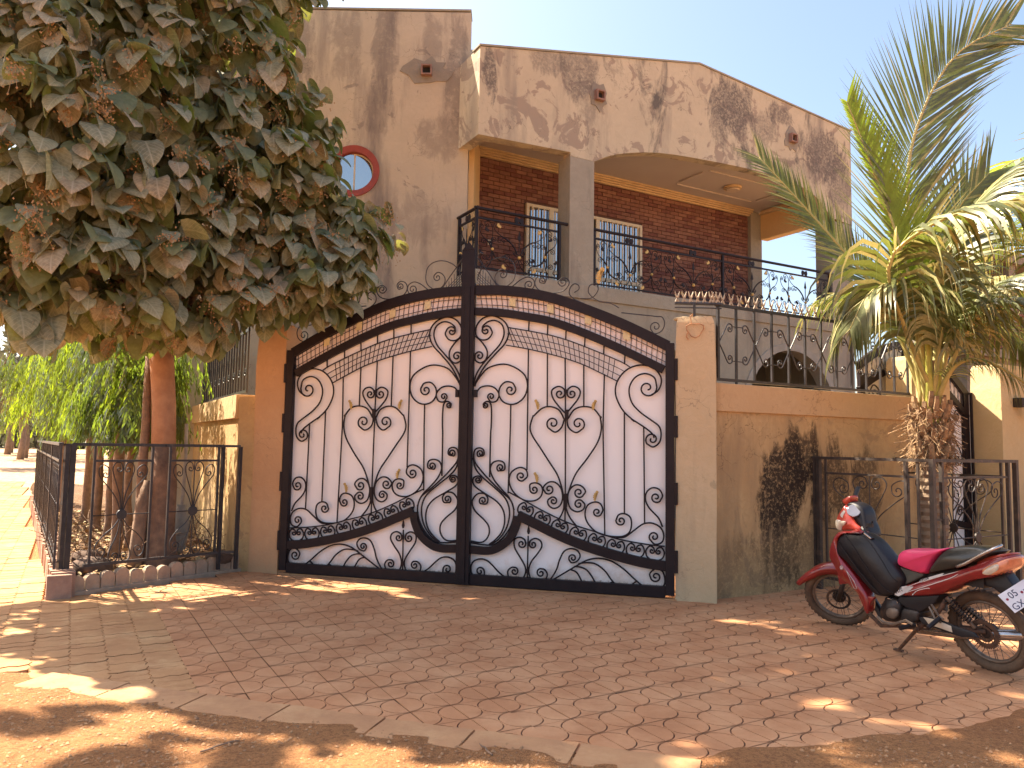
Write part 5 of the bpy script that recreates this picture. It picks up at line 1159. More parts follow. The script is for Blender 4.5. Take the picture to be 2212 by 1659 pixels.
def cloud_obj(name, vs, F, C, mats, parent, smooth=True):
    n, k = vs.shape[0], vs.shape[1]; FF = (F[None]+np.arange(n)[:, None, None]*k).reshape(-1, F.shape[1])
    o = np_mesh(name, vs.reshape(-1, 3), FF, mats, parent, np.repeat(C, len(F)), smooth); o['kind'] = 'stuff'; return o
set_uv(cloud_obj('crown', vs[msk], HF, C[msk], m_leaf, bigtree).data, T[:, :2])
cloud_obj('upper_crown', leaf_cloud(T, Ph, Dh, Nh, Sh), HF, Ch, m_leaf, bigtree)
# flower panicles
bp = MB(); rp_ = random.Random(4); npan = 0
_fl = [i for i in RL.permutation(len(P)) if front[i] and i not in ps][:55]+[i for i in pick[::5]]+list(RL.permutation(len(P))[:40])
for i in _fl:
    q = Vector(P[i])+Vector(D[i]).normalized()*.05-Vector(rel[i]).normalized()*.13
    for j in range(34):
        v = Vector((rp_.gauss(0, .05), rp_.gauss(0, .05), rp_.gauss(-.05, .06))); s = rp_.uniform(.006, .012); c = q+v
        bp.add([c+V3(s, 0, 0), c+V3(-s*.5, s*.8, 0), c+V3(-s*.5, -s*.8, 0), c+V3(0, 0, s*1.2), c-V3(0, 0, s)], [(0,1,3),(1,2,3),(2,0,3),(1,0,4),(2,1,4),(0,2,4)])
        if j % 5 == 0: bp.tube([q, c], .002, 3, caps=False)
o = bp.build('flower_panicles', m_pan, bigtree); o['kind'] = 'stuff'

# ---- row of mast trees with hanging bright green leaves ----
m_mast = [leafmat('mast_leaf', (.085,.125,.018), (.055,.085,.015), .45, (.38,.50,.02), 6, .35, .5), leafmat('mast_leaf_shaded', (.055,.075,.03), (.04,.055,.025), .35, (.3,.42,.04), 6, .4, .5)]  # second entry is the same leaf coloured as if in shade
BT, BF = leaf_template('blade')
mt_specs = [(-4.15,8.75,.055,'nearest slim trunk just left of the thick tree trunk'),(-4.70,9.3,.065,'second slim trunk with a knotty bend inside the planter'),(-4.95,10.1,.05,'slim straight trunk between the knotty one and the fence hub'),(-5.75,11.2,.07,'slim pale trunk in the middle of the planter row'),(-6.3,11.9,.06,'slim trunk behind the fence corner panel'),(-7.1,13.0,.07,'slim trunk nearest the path corner post'),(-8.4,14.6,.08,'mast tree in the far half of the planter'),(-9.7,16.8,.08,'mast tree at the far end of the planter row')]
for k, (x, y, r_, lb) in enumerate(mt_specs):
    t = thing('mast_tree', 'mast tree with drooping leaves, '+lb, 'tree', (x, y, 0), 'row of mast trees in the planter')
    t['label'] = {0:'hanging leaved tree on the nearest slim trunk beside the thick tree',1:'hanging leaved tree with knotty slim trunk behind the fence scrolls',2:'hanging leaved tree on a straight slim trunk, third in the planter row',3:'hanging leaved tree on a paler slim trunk in mid planter',4:'hanging leaved tree, slim trunk fifth from the thick tree',5:'bright green hanging leaved tree near the fence corner post',6:'sunlit yellow green hanging leaved tree in the far half of planter',7:'farthest hanging leaved tree at the end of the planter row'}[k]
    rr = random.Random(k); b = MB(); zt = 2.5
    Pk = [V3(x+rr.uniform(-.03, .03), y, z) for z in (0, .3, .7, 1.1, 1.6, zt)]; b.tube(Pk, [r_*1.3, r_*1.05, r_, r_*.95, r_*.9, r_*.7], 9); b.build('trunk', m_bark_thin, t, smooth=True)
    rn = np.random.default_rng(40+k); Rr = .62; nst = 330 if k < 5 else 470; H0 = (1.45, 2.9) if k < 3 else (1.50, 3.3); Rr = .62 if k < 3 else .85 if k < 6 else 1.15
    if k >= 6: H0 = (1.45, 3.6)
    Pp, Dd, Nn2, Ss, Cc2 = [], [], [], [], []; OX = {0: (-.22, .35), 1: (-.1, .5), 2: (0, .2)}.get(k, (0, 0)); Rr = .42 if k == 0 else Rr
    clumps = [(rn.uniform(0, 6.28), Rr*math.sqrt(rn.uniform(.15, 1)), rn.uniform(H0[0]+.35, H0[1])) for _ in range(20)]
    for _ in range(nst):
        ck = clumps[rn.integers(20)]; a = ck[0]+rn.normal()*.16; q = abs(ck[1]+rn.normal()*.10); zz = max(H0[0]+.33, ck[2]+rn.normal()*.16); base_ = np.array([x+OX[0]+math.cos(a)*q, y+OX[1]+math.sin(a)*q, zz]); L = rn.uniform(.28, .5); o2 = np.array([math.cos(a), math.sin(a), 0])
        nl = 11
        for j in range(nl):
            f = j/nl; p_ = base_+o2*.10*f+np.array([0, 0, -L*f]); sd = 1 if j % 2 else -1; side = np.array([-o2[1], o2[0], 0])*sd
            Pp.append(p_); Dd.append(side*.45+o2*.2+np.array([0, 0, -1.0])+rn.normal(size=3)*.12); Nn2.append(o2+rn.normal(size=3)*.3); Ss.append(rn.uniform(.08, .145)); Cc2.append(0 if rn.random() < (.75 if k > 4 else .12) else 1)  # nearer trees get mostly the darker leaf, painting in the big tree's shade
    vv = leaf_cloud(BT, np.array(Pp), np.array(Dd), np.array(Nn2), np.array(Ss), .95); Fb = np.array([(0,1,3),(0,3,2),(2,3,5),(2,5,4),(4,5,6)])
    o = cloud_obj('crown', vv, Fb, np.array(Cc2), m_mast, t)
# dry litter and undergrowth in the planter, clay pots, pale buttress roots
rn = np.random.default_rng(77); n = 3800; x = rn.uniform(-9, -2.9, n); y = rn.uniform(7.6, 15, n); k = inpl(x, y); x, y = x[k], y[k]; n = len(x)
z = .13+(fbm(x*2.2, y*2.2, 4, 8)-.5)*.14; Pq = np.stack([x, y, z], 1); Dq = rn.normal(size=(n, 3))*[1, 1, .35]; Nq = np.array([0, 0, 1])+rn.normal(size=(n, 3))*.5
m_dry = [simple('dry_leaf', (.42,.25,.10), (.30,.16,.07), 10, .8), simple('dry_leaf_pale', (.50,.38,.2), (.40,.3,.16), 10, .8)]
vv = leaf_cloud(BT*np.array([2.4, 1, 1]), Pq, Dq, Nq, rn.uniform(.05, .11, n)); cloud_obj('dry_leaf_litter', vv, np.array([(0,1,3),(0,3,2),(2,3,5),(2,5,4),(4,5,6)]), rn.integers(0, 2, n), m_dry, None)
b = MB(); rr = random.Random(9)
for i in range(240):
    x, y = rr.uniform(-6.6, -3.4), rr.uniform(8.0, 12)
    if not inpl(np.array([x]), np.array([y]))[0]: continue
    P_ = [V3(x, y, .1)]; d = V3(rr.uniform(-.4, .4), rr.uniform(-.4, .4), 1)
    for j in range(4): P_.append(P_[-1]+d*.12); d += V3(rr.gauss(0, .5), rr.gauss(0, .5), -.2)
    b.tube(P_, .0035, 3)
o = b.build('dry_stems', m_bark_thin); o['kind'] = 'stuff'
for (x, y, s, lb) in ((-4.35, 8.15, .19, 'dark round rock by the fence corner inside the planter'), (-4.72, 8.75, .16, 'smaller dark rock behind the corner rock in the planter'), (-3.33, 9.0, .13, 'mossy lump of earth beside the orange wall in planter')):
    b = MB(); b.ball((x, y, .16), s, 10, 7, (1.2, 1, .62)); r9 = random.Random(int(x*10)); b.v = [(p[0]+r9.uniform(-.02, .02), p[1]+r9.uniform(-.02, .02), p[2]+r9.uniform(-.015, .015)) for p in b.v]; o = b.build('rock', simple('dark_rock', (.16,.10,.07), (.10,.065,.05), 12, .95, b=.6), None, smooth=True); tag(o, lb, 'rock')
pot = thing('water_jar', 'pale jar with a thin grey pipe standing behind the thick tree trunk', 'jar', (-3.90, 9.2, .1)); b = MB(); C0 = V3(-3.90, 9.2, 0)
rg = []
for z_, r_ in ((.16,.02),(.24,.07),(.36,.095),(.5,.10),(.62,.085),(.70,.055),(.74,.06)): rg.append([C0+V3(math.cos(2*PI*i/14)*r_+.02*z_, math.sin(2*PI*i/14)*r_, z_) for i in range(14)])
b.loft(rg); b.build('body', simple('pale_clay', (.30,.29,.25), (.24,.22,.19), 9, .8), pot, smooth=True)
b = MB(); b.tube([V3(-3.885,9.2,.72), V3(-3.87,9.21,1.2), V3(-3.88,9.21,1.7)], .022, 8); b.build('neck_pipe', simple('grey_pipe', (.38,.35,.30), None, 9, .7), pot)

# ---- coconut palm ----
m_frond = [leafmat('palm_leaflet', (.11,.125,.04), (.08,.085,.035), .18, (.36,.42,.06), 5, .32, .6), leafmat('palm_leaflet_dry', (.40,.37,.17), (.28,.26,.10), .2, (.6,.5,.15), 5, .45, .5), leafmat('palm_leaflet_bright', (.17,.24,.03), (.12,.18,.025), .4, (.5,.65,.04), 5, .35, .6)]
m_rachis = simple('palm_rachis', (.46,.38,.14), (.34,.30,.10), 12, .45, b=.1); m_stalk = simple('palm_stalk', (.52,.46,.10), (.38,.38,.08), 6, .35, b=.05)
m_fib = simple('palm_fibre', (.42,.27,.14), (.20,.12,.07), 14, .95, b=.8, bs=40); m_ptr = simple('palm_trunk_bark', (.27,.185,.115), (.19,.13,.085), 8, .9, b=.8, bs=22)
palm = thing('coconut_palm', 'young coconut palm in the brown iron enclosure at the right', 'palm tree', (4.55, 8.35, 0))
PX, PY = 4.55, 8.35
b = MB(); rg = []
for i in range(40):
    z = i*.04-.05; r_ = .135+.016*(i % 2)+.05*max(0, 1-z/.3)*.5; rg.append([V3(PX+math.cos(2*PI*j/14)*r_*(1+.05*math.sin(j*3+i)), PY+math.sin(2*PI*j/14)*r_, z) for j in range(14)])
b.loft(rg); b.build('trunk', m_ptr, palm)
# stubs and fibre
b = MB(); rf = random.Random(12)
for i in range(64):
    a = i*2.4; z = 1.34+.62*(i/64)+rf.uniform(-.05, .05); r_ = .13; c = V3(PX+math.cos(a)*r_, PY+math.sin(a)*r_, z); o2 = V3(math.cos(a), math.sin(a), 0); tt = V3(-o2.y, o2.x, 0)
    L = rf.uniform(.12, .28); e = c+o2*L*.32+V3(0, 0, L*.85); rg = []
    for f in (0, .35, .7, 1): m_ = c.lerp(e, f)+o2*.03*math.sin(f*3); w = .042*(1-f*.5); rg.append([m_-tt*w-o2*.012, m_+tt*w-o2*.012, m_+tt*w*.8+o2*.016, m_-tt*w*.8+o2*.016])
    b.loft(rg)
b.build('leaf_bases', m_fib, palm, fixn=True)
b = MB()
for i in range(700):
    a = rf.uniform(0, 6.28); z = rf.uniform(1.35, 2.0); c = V3(PX+math.cos(a)*.15, PY+math.sin(a)*.15, z); P_ = [c]; d = V3(math.cos(a), math.sin(a), rf.uniform(-.8, .8))
    for j in range(4): P_.append(P_[-1]+d*.024); d += V3(rf.gauss(0, .6), rf.gauss(0, .6), -.5)
    b.tube(P_, .0035, 3, caps=False)
o = b.build('fibre_strands', m_fib, palm); o['kind'] = 'stuff'
b = MB(); b.tube([V3(PX+.03, PY, 1.3), V3(PX+.02, PY+.0, 2.0), V3(PX, PY, 2.5)], [.15, .12, .07], 12); b.build('heart', m_fib, palm)
def frond(pts, ll, side_out=None, mats=0, n=52, w=.034, droop=.5, fold=.0, parent=palm, r0_=.03, nrm=None, seed=0, start=.16, dry=.1, split=1.0, asym=(1,1), fwd=0):
    r = random.Random(seed); C_ = cr_spline([V3(*p) for p in pts], 10); L = [0]
    for i in range(1, len(C_)): L.append(L[-1]+(C_[i]-C_[i-1]).length)
    def at_(t):
        d = t*L[-1]
        for i in range(1, len(C_)):
            if d <= L[i] or i == len(C_)-1: f = (d-L[i-1])/max(1e-6, L[i]-L[i-1]); return C_[i-1].lerp(C_[i], f), (C_[i]-C_[i-1]).normalized()
    root = bpy.data.objects.new('frond', None); COL.objects.link(root); root.parent = parent
    b = MB(); K = 22; b.tube([at_(i/K)[0] for i in range(K+1)], [r0_*(1-.9*(i/K))+.003 for i in range(K+1)], 6, flat=.7); b.build('rachis', m_rachis, root, smooth=True)
    bl_ = MB()
    for i in range(n):
        t = start+(1-start)*(i+.5)/n; p, tg = at_(min(.999, t)); N_ = Vector(nrm) if nrm is not None else Vector((0, 0, 1)); sd = tg.cross(N_)
        if sd.length < .05: sd = tg.cross(Vector((0, 1, .1)))
        sd.normalize(); nn_ = sd.cross(tg).normalized()
        env = math.sin(min(1, (t-start)/(1-start)*1.0+.16)*PI*.86)**.55; 
        for m in (-1, 1):
            ln = ll*env*r.uniform(.82, 1.1)*asym[0 if m < 0 else 1]
            if r.random() > split: continue
            d = (tg*(.55+fwd+.55*t)+sd*m*1.0+nn_*fold+V3(r.gauss(0, .06), r.gauss(0, .06), r.gauss(0, .06))).normalized(); q = p.copy(); prev = None; V = []; ws_ = [.45, 1, .95, .7, .35, .05]; S_ = 5
            g_ = droop*r.uniform(.7, 1.3)
            for k in range(S_+1):
                wv = d.cross(nn_ if abs(d.dot(nn_)) < .95 else tg)
                wv.normalize(); ww = w*ws_[k]*.5; V += [q-wv*ww, q+wv*ww+Vector((0, 0, -ww*.35))]; q = q+d*(ln/S_); d = (d+V3(0, 0, -g_*(.22+.16*k))).normalized()
            bl_.mi = 1 if r.random() < dry else mats
            bl_.add(V, [(2*k, 2*k+1, 2*k+3, 2*k+2) for k in range(S_)])
    o = bl_.build('leaflets', m_frond, root, smooth=True); o['kind'] = 'stuff'; return root
cx_, cy_, cz_ = PX, PY, 2.35
# tall upright frond seen face on
frond([(PX-.05,PY-.04,1.95),(4.36,8.2,2.7),(4.23,8.1,3.4),(4.18,8.0,4.1),(4.22,8.0,4.7),(4.45,8.0,5.35),(4.80,8.0,5.85),(5.35,8.0,6.15)], 1.2, mats=0, n=125, droop=.05, nrm=(0,-1,.15), seed=1, start=.2, dry=.12, w=.025, fwd=.5)
frond([(PX+.04,PY,2.0),(4.65,8.5,2.9),(4.85,8.7,3.6),(5.15,8.8,4.3),(5.5,8.7,4.75)], 1.0, mats=0, n=105, droop=.15, nrm=(0,-1,.25), seed=2, start=.2, dry=.1, w=.026, fwd=.3)
# left frond reaching over the wall
frond([(PX-.08,PY,2.0),(4.40,8.4,2.6),(4.10,8.5,3.25),(3.65,8.55,3.85),(3.2,8.6,4.4),(2.8,8.6,4.85)], .62, mats=0, n=100, droop=.12, nrm=(.2,-1,.3), seed=3, start=.2, dry=.25, fold=.1, w=.026, fwd=.5)
frond([(PX-.05,PY-.05,2.1),(4.3,8.1,3.0),(4.08,8.0,3.7),(3.82,8.0,4.5),(3.55,8.0,5.25)], .62, mats=2, n=100, droop=.1, nrm=(-.4,-1,0), seed=4, start=.2, dry=.03, fold=.2, asym=(.3,1), w=.026, fwd=.5)
# arching dry-tipped frond to the right front
frond([(PX,PY-.08,2.1),(4.15,8.0,2.7),(3.78,7.65,3.35),(3.98,7.45,3.66),(4.42,7.3,3.86),(5.0,7.2,3.94),(5.7,7.2,3.75)], 1.15, mats=0, n=66, droop=2.0, nrm=(0,0,1), seed=5, start=.25, dry=.42, w=.045)
frond([(PX-.05,PY,2.1),(4.35,8.2,2.75),(4.15,8.0,3.15),(3.9,7.9,3.25),(3.65,7.85,3.1),(3.45,7.8,2.75)], 1.0, mats=0, n=64, droop=1.7, nrm=(0,0,1), seed=6, start=.28, dry=.12, w=.04)
frond([(PX-.05,PY+.05,2.1),(4.3,8.6,2.9),(4.0,8.9,3.3),(3.7,9.1,3.3),(3.5,9.2,3.1)], .7, mats=0, n=40, droop=1.4, seed=7, start=.28, dry=.4)
# right hand fronds
frond([(PX+.05,PY,2.1),(4.85,8.3,2.9),(5.2,8.2,3.3),(5.65,8.1,3.4),(6.2,8.0,3.1)], .95, mats=0, n=80, droop=1.0, seed=8, start=.2, dry=.2)
frond([(PX+.05,PY-.05,2.1),(4.75,8.0,2.75),(4.95,7.8,3.0),(5.3,7.55,2.95),(5.8,7.3,2.6)], .9, mats=0, n=80, droop=1.3, seed=9, start=.2, dry=.2)
frond([(PX+.08,PY+.05,2.1),(4.9,8.6,2.8),(5.3,8.8,3.1),(5.8,9.0,3.0),(6.4,9.1,2.6)], .9, mats=0, n=80, droop=1.2, seed=10, start=.2, dry=.25)
frond([(PX,PY-.08,2.0),(4.62,8.0,2.4),(4.8,7.8,2.45),(5.1,7.7,2.25),(5.4,7.6,1.95)], .5, mats=0, n=48, droop=1.2, seed=11, start=.2, dry=.1, w=.016)
frond([(PX+.05,PY,2.2),(4.75,8.5,3.1),(5.0,8.6,3.9),(5.5,8.6,4.6),(6.1,8.5,5.0)], .9, mats=0, n=80, droop=.7, seed=13, start=.25, dry=.15)
frond([(PX-.02,PY-.1,2.05),(4.50,8.1,2.45),(4.5,7.95,2.9),(4.42,7.8,3.3),(4.46,7.7,3.5)], .75, mats=0, n=40, droop=1.8, seed=14, start=.35, dry=.3, w=.04)
for q in ([(PX-.06,PY-.08,1.75),(4.47,8.2,2.2),(4.40,8.1,2.9)], [(PX+.03,PY-.09,1.8),(4.56,8.2,2.2),(4.52,8.05,2.75)]):
    b = MB(); b.tube(cr_spline([V3(*p) for p in q], 5), [.06-.0035*i for i in range(11)], 8, flat=.6); b.build('leaf_stalk', m_stalk, palm, smooth=True)
# second palm, mostly outside the frame on the right
palm2 = thing('coconut_palm', 'second coconut palm whose sunlit fronds enter at the right edge', 'palm tree', (7.9, 10.2, 0))
b = MB(); b.tube([V3(7.9,10.2,-.05), V3(7.92,10.2,1.6), V3(7.95,10.2,3.4)], [.2,.15,.13], 12); b.build('trunk', m_ptr, palm2, smooth=True)
for k, (dx, dy, h, dr) in enumerate(((-2.1,.3,1.3,.9),(-1.7,-.8,1.6,.8),(-1.4,.9,2.0,.6),(-2.0,-.4,.5,1.0),(-.9,-.9,2.4,.5),(1.2,.2,2.2,.6),(1.5,-.9,1.2,.9),(.9,1.3,1.3,.9),(-.5,1.5,1.6,.8),(-1.5,-.3,2.2,.5))):
    frond([(7.95,10.2,3.3),(7.95+dx*.25,10.2+dy*.25,3.3+h*.55),(7.95+dx*.6,10.2+dy*.6,3.3+h*.95),(7.95+dx,10.2+dy,3.3+h*.9),(7.95+dx*1.35,10.2+dy*1.35,3.3+h*.6)], .9, mats=k % 2*2 if k != 3 else 1, n=48, droop=dr, parent=palm2, seed=30+k, start=.2, dry=.25)

# ---- far bare trees and treeline on the left ----
m_farbark = simple('far_bark', (.24,.17,.12), None, 5, .9); m_farleaf = [leafmat('far_leaf', (.16,.15,.085), (.12,.115,.07), .2, None, 2)]
def far_tree(x, y, h, cw, lb, seed):
    t = thing('field_tree', lb, 'tree', (x, y, 0), 'trees scattered on the field beyond the path'); r = random.Random(seed); rn = np.random.default_rng(seed)
    b = MB(); b.tube([V3(x, y, -.3), V3(x+.15, y, h*.2), V3(x-.1, y, h*.42), V3(x+.1, y, h*.6)], [h*.035, h*.028, h*.024, h*.016], 7)
    for i in range(9):
        a = r.uniform(0, 6.28); p = V3(x, y, h*r.uniform(.3, .6)); e = p+V3(math.cos(a)*cw*.7, math.sin(a)*cw*.7, h*r.uniform(.15, .38)); b.tube([p, p.lerp(e, .5)+V3(0, 0, h*.03), e], [h*.014, h*.01, h*.004], 5)
    b.build('trunk', m_farbark, t, smooth=True)
    n = 900; v = rn.normal(size=(n, 3)); v /= np.linalg.norm(v, axis=1)[:, None]; Pq = np.array([x, y, h*.72])+v*np.array([cw, cw, h*.26])*(rn.random((n, 1))**.4)
    cloud_obj('crown', leaf_cloud(BT*np.array([2.5, 1, 1]), Pq, rn.normal(size=(n, 3)), rn.normal(size=(n, 3)), rn.uniform(.25, .5, n)*h/6), np.array([(0,1,3),(0,3,2),(2,3,5),(2,5,4),(4,5,6)]), np.zeros(n, int), m_farleaf, t)
ft = [(-24.2,36,6.5,2.6,'leaning tree nearest on the sandy field at the left edge'),(-33,52,7,3,'second field tree from the left, crown touching its neighbour'),(-36.5,58,7.5,3.2,'pale forked tree in the middle of the field'),(-35,60,7,2.6,'thin tree just right of the pale forked tree'),(-43,66,8,3.5,'low spreading tree beyond the field'),(-38,75,8,3.6,'farthest tree seen over the fence rail'),(-48,74,9,4,'tall tree behind the leaning one at far left')]
for k, (x, y, h, cw, lb) in enumerate(ft): far_tree(x, y, h, cw, lb, 60+k)
rn = np.random.default_rng(5); n = 9000; x = rn.uniform(-150, -30, n); y = rn.uniform(110, 135, n); Pq = np.stack([x, y, rn.random(n)**1.2*(5.5+2*np.sin(x*.15)+1.5*np.sin(x*.5))], 1)
cloud_obj('treeline', leaf_cloud(BT*np.array([3, 1, 1]), Pq, rn.normal(size=(n, 3)), rn.normal(size=(n, 3)), rn.uniform(1.0, 2.0, n)), np.array([(0,1,3),(0,3,2),(2,3,5),(2,5,4),(4,5,6)]), np.zeros(n, int), m_farleaf, None)

# ================= MOTORCYCLE =================
BF0, BR0 = V3(2.67, 6.37, 0), V3(3.25, 5.26, 0); bd = (BF0-BR0).normalized(); bn = Vector((-bd.y, bd.x, 0))   # bn: the bike's left
bike = thing('motorcycle', 'dusty red underbone motorcycle with pink and black seat leaning on its side stand', 'motorcycle', BR0)
def bq(x, y, lat=0.0, P=None, n=None):
    n = n or bn; P = P or BR0
    return pix_plane((3000+x*.4823)*2212/3968, (1850+y*.4823)*2212/3968, P+n*lat, n)
def bps(lat, *a): return [bq(a[i], a[i+1], lat) for i in range(0, len(a), 2)]
m_red = simple('red_paint', (.25,.010,.012), (.19,.008,.009), 3, .3, b=.03, bs=20, spec=.5, coat=.6, dust=(.36,.15,.08), dustamt=.56)
m_red2 = simple('faded_red', (.42,.05,.026), (.36,.038,.02), 3, .35, b=.03, bs=20, coat=.5, dust=(.5,.22,.12), dustamt=.6)
m_blk = simple('black_plastic', (.014,.012,.014), (.022,.019,.02), 3, .45, b=.1, bs=12, spec=.3, dust=(.10,.06,.04), dustamt=.6)
m_cover = simple('black_leatherette', (.012,.010,.012), (.02,.017,.018), 4, .40, b=.7, bs=6, spec=.35, dust=(.09,.055,.04), dustamt=.64)
m_pink = simple('pink_vinyl', (.80,.06,.17), (.70,.05,.14), 3, .32, b=.08, bs=12, spec=.5)
m_vinyl = simple('black_vinyl', (.025,.024,.02), (.04,.036,.028), 3, .3, b=.1, bs=14, spec=.55)
m_tyre = simple('dusty_tyre', (.15,.095,.058), (.09,.058,.038), 10, .9, b=.5, bs=60)
m_metal = simple('dirty_metal', (.22,.17,.13), (.13,.09,.065), 20, .5, .4, b=.2, dust=(.20,.12,.07), dustamt=.5)
m_eng = simple('engine_case', (.05,.038,.034), (.03,.024,.022), 12, .4, .3, b=.25, dust=(.20,.12,.075), dustamt=.55)
m_chrome = simple('chrome', (.55,.52,.5), (.4,.36,.33), 10, .22, .9, b=.05)
m_rustm = simple('rusty_metal', (.15,.075,.045), (.07,.045,.032), 30, .8, .2, b=.4)
m_lens = simple('lamp_lens', (.62,.55,.42), (.5,.4,.3), 20, .1, b=.15, bs=25, spec=.7, coat=.6); m_lens2 = simple('amber_lens', (.75,.28,.14), (.6,.2,.1), 20, .15, b=.2, bs=40, coat=.6)
m_decal = simple('silver_decal', (.66,.62,.58), None, 10, .4, b=0); m_plate = simple('plate_white', (.74,.72,.72), (.66,.62,.6), 8, .4, b=0, dust=(.4,.25,.18), dustamt=.66); m_pltxt = simple('plate_letters', (.03,.025,.07), None, 5, .6, b=0)
def slab(name, pts, th, mat, bevel=.012, par=bike, seg=3, taper=None):
    b = MB(); b.prism(pts, -bn*th); o = b.build(name, mat, par, smooth=True)
    import bmesh
    if bevel:
        bm = o.modifiers.new('bevel', 'BEVEL'); bm.width = bevel; bm.segments = seg; bm.limit_method = 'ANGLE'; bm.angle_limit = R(35); bm.use_clamp_overlap = True
    return o
def smooth_poly(a, lat, seg=3):
    P = [Vector((a[i], a[i+1])) for i in range(0, len(a), 2)]; n = len(P); out = []
    for i in range(n):
        p0, p1, p2, p3 = P[i-1], P[i], P[(i+1) % n], P[(i+2) % n]
        for j in range(seg):
            t = j/seg; q = .5*((2*p1)+(-p0+p2)*t+(2*p0-5*p1+4*p2-p3)*t*t+(-p0+3*p1-3*p2+p3)*t**3); out.append(bq(q.x, q.y, lat))
    return out
def cushion(name, a, lat, th, mat, par=bike, puff=.35, seg=3):
    """soft rounded body: outline on the left side shrinking towards both flanks"""
    P = smooth_poly(a, lat, seg); c = sum(P, Vector())/len(P); rg = []
    for k in range(9):
        t = k/8; w = math.sin(PI*t)**.45; s = 1-puff*(1-w); rg.append([c+(p-c)*s-bn*th*t for p in P])
    b = MB(); b.loft(rg); return b.build(name, mat, par, smooth=True, fixn=True)
def wheel(C, d, n, name, up, Rt=.250, rt=.035):
    w = bpy.data.objects.new(name, None); COL.objects.link(w); w.parent = bike; w.location = C-wloc(bike)
    b = MB(); b.ring(C, n, Rt, rt, 48, 10, 1.0); b.build('tyre', m_tyre, w, smooth=True)
    b = MB(); b.ring(C, n, Rt-.042, .014, 44, 8, 1.5); b.build('rim', m_metal, w, smooth=True)
    b = MB(); b.disc(C-n*.05, n, .035, .10, 18); b.disc(C-n*.02, n, .055, .04, 18); b.build('hub', m_eng, w)
    for k in range(32):
        a = 2*PI*k/32; a2 = a+(.45 if k % 4 < 2 else -.45); e1 = d*math.cos(a)+up*math.sin(a); e2 = d*math.cos(a2)+up*math.sin(a2); s = .03 if k % 2 else -.03
        b = MB(); b.tube([C+e1*.045+n*s, C+e2*(Rt-.045)], .0022, 4); b.build('spoke', m_metal, w)
    b = MB()
    for k in range(44):
        a = 2*PI*k/44; e = d*math.cos(a)+up*math.sin(a); t = -d*math.sin(a)+up*math.cos(a)
        for s in (-1, 1): b.cbox(C+e*(Rt+rt*.90)+n*s*.014, .005, .02, .018, e, n, t)
    o = b.build('tread', m_tyre, w); o['kind'] = 'stuff'; return w
LR, LF = R(12), R(24); upr = Vector((0, 0, 1))*math.cos(LR)+bn*math.sin(LR); bnr = bn*math.cos(LR)-Vector((0, 0, 1))*math.sin(LR)
RC = pix_plane(3835*2212/3968, 2446*2212/3968, (0, 0, .28), (0, 0, 1)); wheel(RC, bd, bnr, 'rear_wheel', upr)
st = R(30); fd = bd*math.cos(st)+bn*math.sin(st); fn0 = Vector((-fd.y, fd.x, 0)); upf = Vector((0, 0, 1))*math.cos(LF)+fn0*math.sin(LF); fn = fn0*math.cos(LF)-Vector((0, 0, 1))*math.sin(LF)
FC = pix_plane(3253*2212/3968, 2308*2212/3968, (0, 0, .262), (0, 0, 1)); fwh = wheel(FC, fd, fn, 'front_wheel', upf)
b = MB(); b.ring(FC+fn*.055, fn, .088, .010, 30, 4, .15); b.build('brake_disc', m_eng, fwh)
b = MB(); b.ring(RC+bnr*.06, bnr, .082, .016, 36, 4, .2); b.ring(RC+bnr*.06, bnr, .05, .008, 24, 4, .3)
for k in range(40):
    a = 2*PI*k/40; e = bd*math.cos(a)+upr*math.sin(a); b.cbox(RC+bnr*.06+e*.10, .008, .006, .008, e, bnr, e.cross(bnr))
b.build('sprocket', m_rustm, bike)
# forks and front mudguard
for s in (-1, 1):
    b = MB(); T = FC+upf*.52-fd*.16; b.tube([FC+fn*.062*s+fd*.0, FC.lerp(T, .42)+fn*.062*s], .021, 10); b.build('fork_slider', m_eng, bike, smooth=True)
    b = MB(); b.tube([FC.lerp(T, .38)+fn*.062*s, T+fn*.062*s], .014, 8); b.build('fork_tube', m_chrome, bike, smooth=True)
rg = []
for i in range(15):
    a = R(14+i*7.6); rad = .305+.045*max(0, 1-i/4)**1.5; w = .030+.028*min(1, i/4); e = fd*math.cos(a)+upf*math.sin(a); sk = .03+.05*(i/14)
    rg.append([FC+e*(rad-sk)+fn*w, FC+e*rad+fn*w*.85, FC+e*(rad+.012)+fn*0, FC+e*rad-fn*w*.85, FC+e*(rad-sk)-fn*w, FC+e*(rad-sk)-fn*(w-.006), FC+e*(rad-.008)-fn*w*.7, FC+e*(rad-.0), FC+e*(rad-.008)+fn*w*.7, FC+e*(rad-sk)+fn*(w-.006)])
b = MB(); b.loft(rg); b.build('front_mudguard', m_red, bike, smooth=True, fixn=True)
slab('fork_cover', bps(.065, 505,770,590,790,590,855,520,860), .03, m_red, .006); 
